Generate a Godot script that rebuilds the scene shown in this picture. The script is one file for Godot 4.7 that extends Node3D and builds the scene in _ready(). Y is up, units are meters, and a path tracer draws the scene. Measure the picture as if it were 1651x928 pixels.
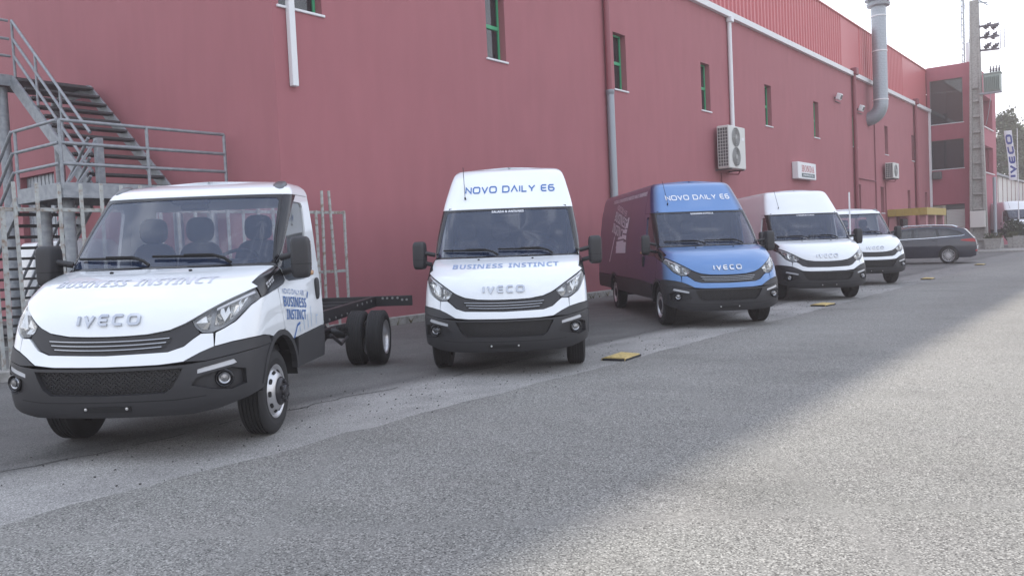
extends Node3D
# Vans parked in echelon in front of a red industrial hall, sun behind the hall.

const GS := 0.0125                                   # the yard falls gently from the hall towards the road
const HN := Vector3(0.79292608, 0.0, 0.60931784)     # outward normal of the long facade
const HD := Vector3(0.60931784, 0.0, -0.79292608)    # direction along the facade, away from the camera
const HC := Vector3(-3.9983, 0.0, -14.5696)          # near corner of the hall
var M := {}
var hall_frame := Transform3D(Basis(HD, Vector3.UP, HN), HC)
var names := {}
var cache := {}
var rng := RandomNumberGenerator.new()

# ---------------------------------------------------------------- mesh builder
class MB:
	var v := PackedVector3Array()
	var n := PackedVector3Array()
	var uv := PackedVector2Array()
	var c := PackedColorArray()
	var col := Color.WHITE
	var colored := false
	func vert(p: Vector3, nn: Vector3, t := Vector2.ZERO) -> void:
		v.append(p); n.append(nn); uv.append(t); c.append(col)
	func tri(a: Vector3, b: Vector3, d: Vector3, na := Vector3.ZERO, nb := Vector3.ZERO, nd := Vector3.ZERO, ta := Vector2.ZERO, tb := Vector2.ZERO, td := Vector2.ZERO) -> void:
		var f := (b - a).cross(d - a)
		if na == Vector3.ZERO:
			na = -f.normalized(); nb = na; nd = na
		if f.dot(na + nb + nd) > 0.0:
			vert(a, na, ta); vert(d, nd, td); vert(b, nb, tb)
		else:
			vert(a, na, ta); vert(b, nb, tb); vert(d, nd, td)
	func quad(a: Vector3, b: Vector3, d: Vector3, e: Vector3, nn: Vector3, ta := Vector2.ZERO, tb := Vector2.ZERO, td := Vector2.ZERO, te := Vector2.ZERO) -> void:
		tri(a, b, d, nn, nn, nn, ta, tb, td); tri(a, d, e, nn, nn, nn, ta, td, te)
	func quad_out(a: Vector3, b: Vector3, d: Vector3, e: Vector3, inside: Vector3) -> void:
		var f := (b - a).cross(d - a)
		if f.length_squared() < 1e-14: f = (d - a).cross(e - a)
		f = f.normalized()
		if f.dot((a + b + d + e) / 4.0 - inside) < 0.0: f = -f
		quad(a, b, d, e, f)
	func box(at: Vector3, size: Vector3, bevel := 0.0, basis := Basis()) -> void:
		var h := size / 2.0
		var k := bevel
		k = minf(k, minf(h.x, minf(h.y, h.z)) * 0.95)
		if k <= 0.0:
			for ax in 3:
				for s in [-1.0, 1.0]:
					var p := []
					for q in [[-1, -1], [1, -1], [1, 1], [-1, 1]]:
						var w := Vector3()
						w[ax] = s * h[ax]; w[(ax + 1) % 3] = q[0] * h[(ax + 1) % 3]; w[(ax + 2) % 3] = q[1] * h[(ax + 2) % 3]
						p.append(at + basis * w)
					var nn := Vector3(); nn[ax] = s
					quad(p[0], p[1], p[2], p[3], basis * nn)
			return
		var P := func(ax: int, sx: float, sy: float, sz: float) -> Vector3:
			var w := Vector3(sx * (h.x - k), sy * (h.y - k), sz * (h.z - k))
			w[ax] = [sx, sy, sz][ax] * h[ax]
			return at + basis * w
		for ax in 3:
			var a1 := (ax + 1) % 3
			var a2 := (ax + 2) % 3
			for s in [-1.0, 1.0]:
				var p := []
				for q in [[-1, -1], [1, -1], [1, 1], [-1, 1]]:
					var sg := [0.0, 0.0, 0.0]
					sg[ax] = s; sg[a1] = float(q[0]); sg[a2] = float(q[1])
					p.append(P.call(ax, sg[0], sg[1], sg[2]))
				var nn := Vector3(); nn[ax] = s
				quad(p[0], p[1], p[2], p[3], basis * nn)
				for t in [-1.0, 1.0]:
					var s1 := [0.0, 0.0, 0.0]
					var s2 := [0.0, 0.0, 0.0]
					s1[ax] = s; s1[a1] = t; s1[a2] = -1.0
					s2[ax] = s; s2[a1] = t; s2[a2] = 1.0
					var n2 := Vector3(); n2[ax] = s; n2[a1] = t
					quad(P.call(ax, s1[0], s1[1], s1[2]), P.call(ax, s2[0], s2[1], s2[2]), P.call(a1, s2[0], s2[1], s2[2]), P.call(a1, s1[0], s1[1], s1[2]), (basis * n2).normalized())
		for sx in [-1.0, 1.0]:
			for sy in [-1.0, 1.0]:
				for sz in [-1.0, 1.0]:
					var nn := (basis * Vector3(sx, sy, sz)).normalized()
					tri(P.call(0, sx, sy, sz), P.call(1, sx, sy, sz), P.call(2, sx, sy, sz), nn, nn, nn)
	func bar(a: Vector3, b: Vector3, w: float, t: float, bevel := 0.0, up := Vector3.UP) -> void:   # a box from a to b; w sideways, t along up
		var z := (b - a).normalized()
		var x := up.cross(z)
		if x.length() < 0.01: x = Vector3.RIGHT.cross(z)
		x = x.normalized()
		box((a + b) / 2.0, Vector3(w, t, a.distance_to(b)), bevel, Basis(x, z.cross(x), z))
	func tube(path: Array, r: float, seg := 8, r2 := -1.0, caps := true) -> void:
		var rings := []
		var x := Vector3.ZERO
		for i in path.size():
			var p: Vector3 = path[i]
			var d: Vector3 = (path[mini(i + 1, path.size() - 1)] - path[maxi(i - 1, 0)]).normalized()
			if x == Vector3.ZERO:
				x = d.cross(Vector3.UP)
				if x.length() < 0.05: x = d.cross(Vector3.RIGHT)
			x = (x - d * x.dot(d)).normalized()
			var y := d.cross(x)
			var rr := r if r2 < 0.0 else lerpf(r, r2, float(i) / (path.size() - 1))
			var ring := []
			for k in seg + 1:
				var a := TAU * k / seg
				var nn := x * cos(a) + y * sin(a)
				ring.append([p + nn * rr, nn])
			rings.append(ring)
		for i in path.size() - 1:
			for k in seg:
				var A = rings[i][k]; var B = rings[i][k + 1]; var Cc = rings[i + 1][k + 1]; var D = rings[i + 1][k]
				tri(A[0], B[0], Cc[0], A[1], B[1], Cc[1]); tri(A[0], Cc[0], D[0], A[1], Cc[1], D[1])
		if caps:
			for e in [0, path.size() - 1]:
				var d: Vector3 = (path[0] - path[1]).normalized() if e == 0 else (path[-1] - path[-2]).normalized()
				for k in seg: tri(path[e], rings[e][k][0], rings[e][k + 1][0], d, d, d)
	func lathe(prof: Array, xf: Transform3D, seg := 24, crease := 0.6) -> void:   # prof: Vector2(radius, height along local y)
		var m := prof.size()
		var sn := []
		for i in m - 1:
			var t: Vector2 = (prof[i + 1] - prof[i])
			sn.append(Vector2(t.y, -t.x).normalized())
		for i in m - 1:
			var n0: Vector2 = sn[i]
			var n1: Vector2 = sn[i]
			if i > 0 and sn[i - 1].dot(sn[i]) > crease: n0 = (sn[i - 1] + sn[i]).normalized()
			if i < m - 2 and sn[i + 1].dot(sn[i]) > crease: n1 = (sn[i + 1] + sn[i]).normalized()
			for k in seg:
				var a0 := TAU * k / seg
				var a1 := TAU * (k + 1) / seg
				var e0 := Vector3(cos(a0), 0, sin(a0))
				var e1 := Vector3(cos(a1), 0, sin(a1))
				var p0: Vector2 = prof[i]
				var p1: Vector2 = prof[i + 1]
				var A := xf * (e0 * p0.x + Vector3.UP * p0.y)
				var B := xf * (e1 * p0.x + Vector3.UP * p0.y)
				var Cc := xf * (e1 * p1.x + Vector3.UP * p1.y)
				var D := xf * (e0 * p1.x + Vector3.UP * p1.y)
				var nA := (xf.basis * (e0 * n0.x + Vector3.UP * n0.y)).normalized()
				var nB := (xf.basis * (e1 * n0.x + Vector3.UP * n0.y)).normalized()
				var nC := (xf.basis * (e1 * n1.x + Vector3.UP * n1.y)).normalized()
				var nD := (xf.basis * (e0 * n1.x + Vector3.UP * n1.y)).normalized()
				if p0.x > 1e-6: tri(A, B, Cc, nA, nB, nC)
				if p1.x > 1e-6: tri(A, Cc, D, nA, nC, nD)
	func prism(poly: PackedVector2Array, z0: float, z1: float, xf: Transform3D) -> void:   # polygon in local xy, from z0 to z1
		var ids := Geometry2D.triangulate_polygon(poly)
		for q in [[z0, -1.0], [z1, 1.0]]:
			var nn := (xf.basis * Vector3(0, 0, q[1] * signf(z1 - z0))).normalized()
			for i in range(0, ids.size(), 3):
				tri(xf * Vector3(poly[ids[i]].x, poly[ids[i]].y, q[0]), xf * Vector3(poly[ids[i + 1]].x, poly[ids[i + 1]].y, q[0]), xf * Vector3(poly[ids[i + 2]].x, poly[ids[i + 2]].y, q[0]), nn, nn, nn)
		var cw := Geometry2D.is_polygon_clockwise(poly)
		for i in poly.size():
			var a := poly[i]
			var b := poly[(i + 1) % poly.size()]
			var t := (b - a).normalized()
			var o := Vector2(t.y, -t.x) * (-1.0 if cw else 1.0)
			quad(xf * Vector3(a.x, a.y, z0), xf * Vector3(b.x, b.y, z0), xf * Vector3(b.x, b.y, z1), xf * Vector3(a.x, a.y, z1), (xf.basis * Vector3(o.x, o.y, 0)).normalized())
	func blob(at: Vector3, r: Vector3, seg := 10, power := 2.0, basis := Basis()) -> void:   # superellipsoid, for cushions and housings
		var f := func(i: int, j: int) -> Array:
			var th := PI * i / seg
			var ph := TAU * j / (seg * 2)
			var q := Vector3(sin(th) * cos(ph), cos(th), sin(th) * sin(ph))
			var s := Vector3(signf(q.x) * pow(absf(q.x), 2.0 / power), signf(q.y) * pow(absf(q.y), 2.0 / power), signf(q.z) * pow(absf(q.z), 2.0 / power))
			var g := Vector3(signf(s.x) * pow(absf(s.x), power - 1.0) / r.x, signf(s.y) * pow(absf(s.y), power - 1.0) / r.y, signf(s.z) * pow(absf(s.z), power - 1.0) / r.z)
			return [at + basis * (s * r), (basis * g).normalized()]
		for i in seg:
			for j in seg * 2:
				var A = f.call(i, j); var B = f.call(i, j + 1); var Cc = f.call(i + 1, j + 1); var D = f.call(i + 1, j)
				if i > 0: tri(A[0], B[0], Cc[0], A[1], B[1], Cc[1])
				if i < seg - 1: tri(A[0], Cc[0], D[0], A[1], Cc[1], D[1])
	func mesh() -> ArrayMesh:
		var a := []
		a.resize(Mesh.ARRAY_MAX)
		a[Mesh.ARRAY_VERTEX] = v; a[Mesh.ARRAY_NORMAL] = n; a[Mesh.ARRAY_TEX_UV] = uv
		if colored: a[Mesh.ARRAY_COLOR] = c
		var m := ArrayMesh.new()
		if v.size(): m.add_surface_from_arrays(Mesh.PRIMITIVE_TRIANGLES, a)
		return m

# ---------------------------------------------------------------- curved panels cut out of a body surface
class Chart:
	var ul: Array = []
	var vl: Array = []
	func S(_u: float, _v: float) -> Vector3: return Vector3.ZERO
	func centre() -> Vector3: return Vector3.ZERO
	func N(u: float, v: float) -> Vector3:
		var e := 0.006
		var p := S(u, v)
		var nn := (S(u + e, v) - S(u - e, v)).cross(S(u, v + e) - S(u, v - e)).normalized()
		return nn if nn.dot(p - centre()) > 0.0 else -nn
	func region(polys: Array, holes := [], off := 0.0, skirt := 0.02, jitter := 0.0, fade = null) -> ArrayMesh:
		var mb := MB.new()
		mb.colored = (fade != null)
		var memo := {}
		var at := func(q: Vector2) -> Array:
			var k := Vector2i(roundi(q.x * 20000), roundi(q.y * 20000))
			if not memo.has(k):
				var nn := N(q.x, q.y)
				var o := off
				if jitter > 0.0: o += jitter * (float(hash(k) % 1000) / 1000.0 - 0.5)
				memo[k] = [S(q.x, q.y) + nn * o, nn]
			return memo[k]
		for poly: PackedVector2Array in polys:
			var bb := box_of(poly)
			var hb := []
			for h in holes: hb.append(box_of(h))
			for i in ul.size() - 1:
				if ul[i + 1] <= bb.position.x or ul[i] >= bb.end.x: continue
				for j in vl.size() - 1:
					if vl[j + 1] <= bb.position.y or vl[j] >= bb.end.y: continue
					var cell := PackedVector2Array([Vector2(ul[i], vl[j]), Vector2(ul[i + 1], vl[j]), Vector2(ul[i + 1], vl[j + 1]), Vector2(ul[i], vl[j + 1])])
					var bits: Array = Geometry2D.intersect_polygons(cell, poly)
					var cb := Rect2(ul[i], vl[j], ul[i + 1] - ul[i], vl[j + 1] - vl[j])
					for h in holes.size():
						if hb[h].intersects(cb):
							var next: Array = []
							for b in bits: next.append_array(Geometry2D.clip_polygons(b, holes[h]))
							bits = next
					for b: PackedVector2Array in bits:
						if b.size() < 3: continue
						var ids := Geometry2D.triangulate_polygon(b)
						for t in range(0, ids.size(), 3):
							var A = at.call(b[ids[t]]); var B = at.call(b[ids[t + 1]]); var D = at.call(b[ids[t + 2]])
							if (B[0] - A[0]).cross(D[0] - A[0]).length_squared() < 1e-16: continue
							if jitter > 0.0: mb.tri(A[0], B[0], D[0])
							elif (fade != null):
								var P := [A, B, D]
								if (B[0] - A[0]).cross(D[0] - A[0]).dot(A[1]) > 0.0: P = [A, D, B]
								for q in P:
									mb.col = fade.call(q[0], q[1]); mb.vert(q[0], q[1])
							else: mb.tri(A[0], B[0], D[0], A[1], B[1], D[1])
			if skirt != 0.0:
				for loop in [poly] + holes:
					var mid := S(bb.get_center().x, bb.get_center().y)
					for i in loop.size():
						var a: Vector2 = loop[i]
						var b: Vector2 = loop[(i + 1) % loop.size()]
						var A := S(a.x, a.y)
						var B := S(b.x, b.y)
						var na := N(a.x, a.y)
						var nb := N(b.x, b.y)
						if A.distance_squared_to(B) < 1e-10: continue
						if (fade != null): mb.col = fade.call(A, na)
						mb.quad_out(A + na * off, B + nb * off, B + nb * (off - skirt), A + na * (off - skirt), mid + na * off)
		return mb.mesh()
	static func box_of(p: PackedVector2Array) -> Rect2:
		var r := Rect2(p[0], Vector2.ZERO)
		for q in p: r = r.expand(q)
		return r

class Body extends Chart:
	var tz := PackedFloat32Array()
	var tw := PackedFloat32Array()
	var td := PackedFloat32Array()
	var y0 := 0.0
	var y1 := 1.0
	var ex := 0.8
	var zr := -6.6
	func _init(prof: Array, wid: Array, dep: Array, rear: float) -> void:
		zr = rear
		y0 = prof[0][0]; y1 = prof[-1][0]
		var k := int((y1 - y0) / 0.004) + 1
		for i in k + 1:
			var y := lerpf(y0, y1, float(i) / k)
			tz.append(Body.pchip(prof, y)); tw.append(Body.pchip(wid, y)); td.append(Body.pchip(dep, y))
		var v := y0
		vl = [y0]
		while v < y1 - 1e-4:
			var st := 0.06
			while st > 0.006 and Vector2(st, look(tz, v + st) - look(tz, v)).length() > 0.075: st *= 0.8
			v = minf(v + st, y1)
			vl.append(v)
		var pos := []
		for i in 27: pos.append(float(i) / 26.0)
		var z := 1.0
		while z < 1.0 - rear:
			z += 0.14
			pos.append(z)
		for i in range(pos.size() - 1, 0, -1): ul.append(-pos[i])
		ul.append_array(pos)
	static func pchip(p: Array, x: float) -> float:
		var m := p.size()
		if x <= p[0][0]: return p[0][1]
		if x >= p[m - 1][0]: return p[m - 1][1]
		var i := 0
		while x > p[i + 1][0]: i += 1
		var sl := func(j: int) -> float: return (p[j + 1][1] - p[j][1]) / (p[j + 1][0] - p[j][0])
		var slope := func(j: int) -> float:
			if j == 0: return sl.call(0)
			if j == m - 1: return sl.call(m - 2)
			var a: float = sl.call(j - 1)
			var b: float = sl.call(j)
			return 0.0 if a * b <= 0.0 else 2.0 * a * b / (a + b)
		var h: float = p[i + 1][0] - p[i][0]
		var t: float = (x - p[i][0]) / h
		var d0: float = slope.call(i)
		var d1: float = slope.call(i + 1)
		return (2 * t * t * t - 3 * t * t + 1) * p[i][1] + (t * t * t - 2 * t * t + t) * h * d0 + (3 * t * t - 2 * t * t * t) * p[i + 1][1] + (t * t * t - t * t) * h * d1
	func look(t: PackedFloat32Array, y: float) -> float:
		var f := clampf((y - y0) / (y1 - y0), 0.0, 1.0) * (t.size() - 1)
		var i := mini(int(f), t.size() - 2)
		return lerpf(t[i], t[i + 1], f - i)
	func centre() -> Vector3: return Vector3(0, 0.9, -2.6)
	func S(u: float, y: float) -> Vector3:
		var a := absf(u)
		var w := look(tw, y)
		var zf := look(tz, y)
		var d := look(td, y)
		if a <= 1.0:
			var th := a * PI / 2.0
			return Vector3(signf(u) * w * pow(sin(th), ex), y, zf - d * (1.0 - pow(maxf(cos(th), 0.0), ex)))
		return Vector3(signf(u) * w, y, zf - d - (a - 1.0))
	func fu(x: float, y: float) -> float:
		var w := look(tw, y)
		return signf(x) * asin(pow(clampf(absf(x) / w, 0.0, 1.0), 1.0 / ex)) * 2.0 / PI
	func su(z: float, y: float) -> float:
		var zf := look(tz, y)
		var d := look(td, y)
		if z < zf - d: return 1.0 + zf - d - z
		return acos(pow(clampf(1.0 - (zf - z) / d, 0.0, 1.0), 1.0 / ex)) * 2.0 / PI
	func at(q: Variant) -> Vector2:          # Vector2: seen from the front (x, y); Vector3: seen from the side (z, y, side)
		if q is Vector2: return Vector2(fu(q.x, q.y), q.y)
		return Vector2(su(q.x, q.y) * q.z, q.y)
	func path(pts: Array, closed := true) -> PackedVector2Array:
		var out := PackedVector2Array()
		for i in pts.size():
			var a: Variant = pts[i]
			out.append(at(a))
			if i == pts.size() - 1 and not closed: break
			var b: Variant = pts[(i + 1) % pts.size()]
			var pa := at(a)
			var pb := at(b)
			var k := int(maxf(S(pa.x, pa.y).distance_to(S(pb.x, pb.y)) / 0.05, 1.0))
			for j in range(1, k):
				var t := float(j) / k
				if typeof(a) == typeof(b):
					var q := at(a.lerp(b, t))
					out.append(q)
				else: out.append(pa.lerp(pb, t))
		return out
	func sym(pts: Array) -> PackedVector2Array:    # right half from the centre line round to the centre line; mirrored
		var all := pts.duplicate()
		for i in range(pts.size() - 1, -1, -1):
			var q: Variant = pts[i]
			if q is Vector2:
				if absf(q.x) > 1e-5: all.append(Vector2(-q.x, q.y))
			else: all.append(Vector3(q.x, q.y, -q.z))
		return path(all)
	func one(pts: Array, s: float) -> PackedVector2Array:
		var all := []
		for q: Variant in pts: all.append(Vector2(q.x * s, q.y) if q is Vector2 else Vector3(q.x, q.y, s))
		return path(all)

# ---------------------------------------------------------------- naming and tagging
func numbered(called: String) -> String:
	var k: int = names.get(called, 0)
	names[called] = k + 1
	return called if k == 0 else "%s_%03d" % [called, k]
func tag(o: Node3D, label: String, category: String, group := "", kind := "") -> Node3D:
	if label: o.set_meta("label", label)
	if category: o.set_meta("category", category)
	if group: o.set_meta("group", group)
	if kind: o.set_meta("kind", kind)
	return o
func thing(called: String, label: String, category: String, at := Transform3D(), group := "") -> Node3D:
	var o := Node3D.new()
	o.name = numbered(called)
	add_child(o)
	o.transform = at
	return tag(o, label, category, group)
func part(called: String, m: Variant, mat: Material, parent: Node3D, xf := Transform3D()) -> MeshInstance3D:
	var o := MeshInstance3D.new()
	o.mesh = m.mesh() if m is MB else m
	o.material_override = mat
	o.transform = xf
	if parent == self:
		o.name = numbered(called)
		add_child(o)
	else:
		o.name = called
		var k := 0
		while parent.has_node(NodePath(String(o.name))):
			k += 1
			o.name = "%s_%03d" % [called, k]
		parent.add_child(o)
	return o
func structure(called: String, m: Variant, mat: Material, xf := Transform3D()) -> MeshInstance3D:
	var o := part(called, m, mat, self, xf)
	o.set_meta("kind", "structure")
	return o
func gy(x: float, z: float) -> float: return -GS * (HN.x * x + HN.z * z)
func on_ground(x: float, z: float, yaw := 0.0, lift := 0.0) -> Transform3D:
	var up := Vector3(GS * HN.x, 1.0, GS * HN.z).normalized()
	var f := Vector3(sin(yaw), 0, cos(yaw))
	f = (f - up * f.dot(up)).normalized()
	return Transform3D(Basis(up.cross(f), up, f), Vector3(x, gy(x, z) + lift, z))
func hall(s: float, y: float, off: float) -> Vector3: return hall_frame * Vector3(s, y, off)

# ---------------------------------------------------------------- lettering
const GLYPH := {   # strokes on a unit-high grid: [width, polylines]; a polyline that ends where it began is closed
	"N": [0.95, [[[0, 0], [0, 1], [0.95, 0], [0.95, 1]]]],
	"O": [1.15, [[[0.2, 0], [0.95, 0], [1.15, 0.2], [1.15, 0.8], [0.95, 1], [0.2, 1], [0, 0.8], [0, 0.2], [0.2, 0]]]],
	"V": [1.0, [[[0, 1], [0.5, 0], [1.0, 1]]]],
	"D": [1.1, [[[0, 0], [0.85, 0], [1.1, 0.22], [1.1, 0.78], [0.85, 1], [0, 1], [0, 0]]]],
	"A": [1.1, [[[0, 0], [0.55, 1], [1.1, 0]]]],
	"I": [0.0, [[[0, 0], [0, 1]]]],
	"L": [0.8, [[[0, 1], [0, 0], [0.8, 0]]]],
	"Y": [1.05, [[[0, 1], [0.52, 0.42], [1.05, 1]], [[0.52, 0.34], [0.52, 0]]]],
	"E": [0.9, [[[0.9, 0], [0.2, 0], [0, 0.2], [0, 0.8], [0.2, 1], [0.9, 1]], [[0.08, 0.5], [0.85, 0.5]]]],
	"6": [0.95, [[[0.9, 1], [0.2, 1], [0, 0.8], [0, 0.2], [0.2, 0], [0.75, 0], [0.95, 0.2], [0.95, 0.38], [0.75, 0.56], [0.1, 0.56]]]],
	"C": [0.95, [[[0.95, 1], [0.2, 1], [0, 0.8], [0, 0.2], [0.2, 0], [0.95, 0]]]],
	"F": [0.8, [[[0.85, 1], [0, 1], [0, 0]], [[0.1, 0.5], [0.7, 0.5]]]],
	" ": [0.35, []],
}
func strip(pl: Array, th: float) -> Array:
	var p := []
	for q in pl: p.append(Vector2(q[0], q[1]))
	var closed: bool = p[0].distance_to(p[-1]) < 1e-4
	var m := p.size()
	var side := []
	for i in m:
		var prev: Variant = p[i - 1] if i > 0 else (p[m - 2] if closed else null)
		var next: Variant = p[i + 1] if i < m - 1 else (p[1] if closed else null)
		var d0: Vector2 = (p[i] - prev).normalized() if prev != null else (next - p[i]).normalized()
		var d1: Vector2 = (next - p[i]).normalized() if next != null else d0
		var t := (d0 + d1).normalized()
		var nn := Vector2(-t.y, t.x)
		var k := minf(1.0 / maxf(nn.dot(Vector2(-d0.y, d0.x)), 0.3), 2.2)
		side.append([p[i] + nn * th / 2.0 * k, p[i] - nn * th / 2.0 * k])
	var quads := []
	for i in m - 1:
		var cuts := int(maxf(1.0, p[i].distance_to(p[i + 1]) / 0.35))
		for j in cuts:
			var a := float(j) / cuts
			var b := float(j + 1) / cuts
			quads.append([side[i][0].lerp(side[i + 1][0], a), side[i][0].lerp(side[i + 1][0], b), side[i][1].lerp(side[i + 1][1], b), side[i][1].lerp(side[i + 1][1], a)])
	return quads
func stroke_text(text: String, th: float, gap := 0.42) -> Array:   # [quads, width]
	var x := th / 2.0
	var quads := []
	for ch in text:
		var g: Array = GLYPH[ch]
		for pl in g[1]:
			for q in strip(pl, th):
				quads.append([q[0] + Vector2(x, 0), q[1] + Vector2(x, 0), q[2] + Vector2(x, 0), q[3] + Vector2(x, 0)])
		x += g[0] + gap
	return [quads, x - gap + th / 2.0]
func stroke_mesh(text: String, th: float, to3: Callable, depth := 0.0, gap := 0.42) -> ArrayMesh:   # to3(Vector2 in 0..1 x 0..1) gives [point, normal]
	var st := stroke_text(text, th, gap)
	var mb := MB.new()
	for q in st[0]:
		var P := []
		for w in q: P.append(to3.call(Vector2(w.x / st[1], (w.y + th / 2.0) / (1.0 + th))))
		mb.tri(P[0][0], P[1][0], P[2][0], P[0][1], P[1][1], P[2][1]); mb.tri(P[0][0], P[2][0], P[3][0], P[0][1], P[2][1], P[3][1])
		if depth > 0.0:
			var mid: Vector3 = (P[0][0] + P[1][0] + P[2][0] + P[3][0]) / 4.0
			for e in 4:
				var A = P[e]; var B = P[(e + 1) % 4]
				mb.quad_out(A[0], B[0], B[0] - B[1] * depth, A[0] - A[1] * depth, mid)
	return mb.mesh()
func type_mesh(text: String, to3: Callable, bold := true, serif := false) -> ArrayMesh:
	var f := SystemFont.new()
	f.font_names = PackedStringArray(["Droid Serif" if serif else "Droid Sans"])
	f.font_weight = 700 if bold else 400
	var t := TextMesh.new()
	t.text = text; t.font = f; t.font_size = 48; t.depth = 0.0; t.curve_step = 4.0
	var a := t.surface_get_arrays(0)
	var v: PackedVector3Array = a[Mesh.ARRAY_VERTEX]
	var ids: PackedInt32Array = a[Mesh.ARRAY_INDEX] if a[Mesh.ARRAY_INDEX] != null else PackedInt32Array(range(v.size()))
	var lo := Vector3.INF
	var hi := -Vector3.INF
	for p in v:
		lo = lo.min(p); hi = hi.max(p)
	var mb := MB.new()
	for i in range(0, ids.size(), 3):
		if absf(v[ids[i]].z - hi.z) > 1e-5: continue
		var P := []
		for k in 3:
			var p := v[ids[i + k]]
			P.append(to3.call(Vector2((p.x - lo.x) / (hi.x - lo.x), (p.y - lo.y) / (hi.y - lo.y))))
		if (P[1][0] - P[0][0]).cross(P[2][0] - P[0][0]).length_squared() < 1e-18: continue
		mb.tri(P[0][0], P[1][0], P[2][0], P[0][1], P[1][1], P[2][1])
	return mb.mesh()
func on_chart(b: Body, f: Callable, off := 0.004) -> Callable:      # f gives (u, y) of the body for a place in the text
	return func(q: Vector2) -> Array:
		var w: Vector2 = f.call(q)
		var nn := b.N(w.x, w.y)
		return [b.S(w.x, w.y) + nn * off, nn]
func on_plane(o: Vector3, x: Vector3, y: Vector3) -> Callable:
	var nn := x.cross(y).normalized()
	return func(q: Vector2) -> Array: return [o + x * q.x + y * q.y, nn]

# ---------------------------------------------------------------- materials
func lin(r: float, g: float, b: float, a := 1.0) -> Color:
	var c := Color(r, g, b).linear_to_srgb()
	c.a = a
	return c
func mat(c: Color, rough := 0.6, metal := 0.0) -> StandardMaterial3D:
	var m := StandardMaterial3D.new()
	m.albedo_color = c; m.roughness = rough; m.metallic = metal
	return m
func paint(c: Color, metal := 0.0, rough := 0.35) -> StandardMaterial3D:
	var m := mat(c, rough, metal)
	m.clearcoat_enabled = true; m.clearcoat = 1.0; m.clearcoat_roughness = 0.03
	return m
func glass(c: Color, rough := 0.02) -> StandardMaterial3D:
	var m := mat(c, rough)
	m.transparency = BaseMaterial3D.TRANSPARENCY_ALPHA
	m.metallic_specular = 0.6
	return m
func noise_tex(size: int, freq: float, kind: int, stops: Array, seed_ := 1, octaves := 3, normal := false, bump := 4.0) -> NoiseTexture2D:
	var f := FastNoiseLite.new()
	f.noise_type = kind; f.frequency = freq; f.seed = seed_; f.fractal_octaves = octaves
	if kind == FastNoiseLite.TYPE_CELLULAR:
		f.fractal_type = FastNoiseLite.FRACTAL_NONE
		f.cellular_return_type = FastNoiseLite.RETURN_DISTANCE if normal else FastNoiseLite.RETURN_CELL_VALUE
		f.cellular_jitter = 1.0
	var t := NoiseTexture2D.new()
	t.width = size; t.height = size; t.seamless = true; t.noise = f; t.generate_mipmaps = false
	if normal:
		t.as_normal_map = true; t.bump_strength = bump
	elif stops.size():
		var g := Gradient.new()
		var off := PackedFloat32Array()
		var cols := PackedColorArray()
		for s in stops:
			off.append(s[0]); cols.append(lin(s[1], s[1], s[1]) if s.size() == 2 else lin(s[1], s[2], s[3]))
		g.offsets = off; g.colors = cols
		t.color_ramp = g
	return t
func triplanar(m: StandardMaterial3D, scale: float, world := true) -> StandardMaterial3D:
	m.uv1_triplanar = true; m.uv1_world_triplanar = world
	m.uv1_scale = Vector3.ONE * scale
	return m
func rough_plaster(c: Array, amp := 0.12, seed_ := 3) -> StandardMaterial3D:
	var m := mat(Color.WHITE, 0.85)
	var k := [c[0] * (1 - amp), c[1] * (1 - amp), c[2] * (1 - amp)]
	var l := [c[0] * (1 + amp), c[1] * (1 + amp), c[2] * (1 + amp)]
	m.albedo_texture = noise_tex(512, 0.016, FastNoiseLite.TYPE_SIMPLEX_SMOOTH, [[0.15, k[0], k[1], k[2]], [0.85, l[0], l[1], l[2]]], seed_, 5)
	triplanar(m, 0.21)
	m.uv1_scale = Vector3(0.30, 0.055, 0.30)   # weathering runs down the wall
	return m
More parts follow.
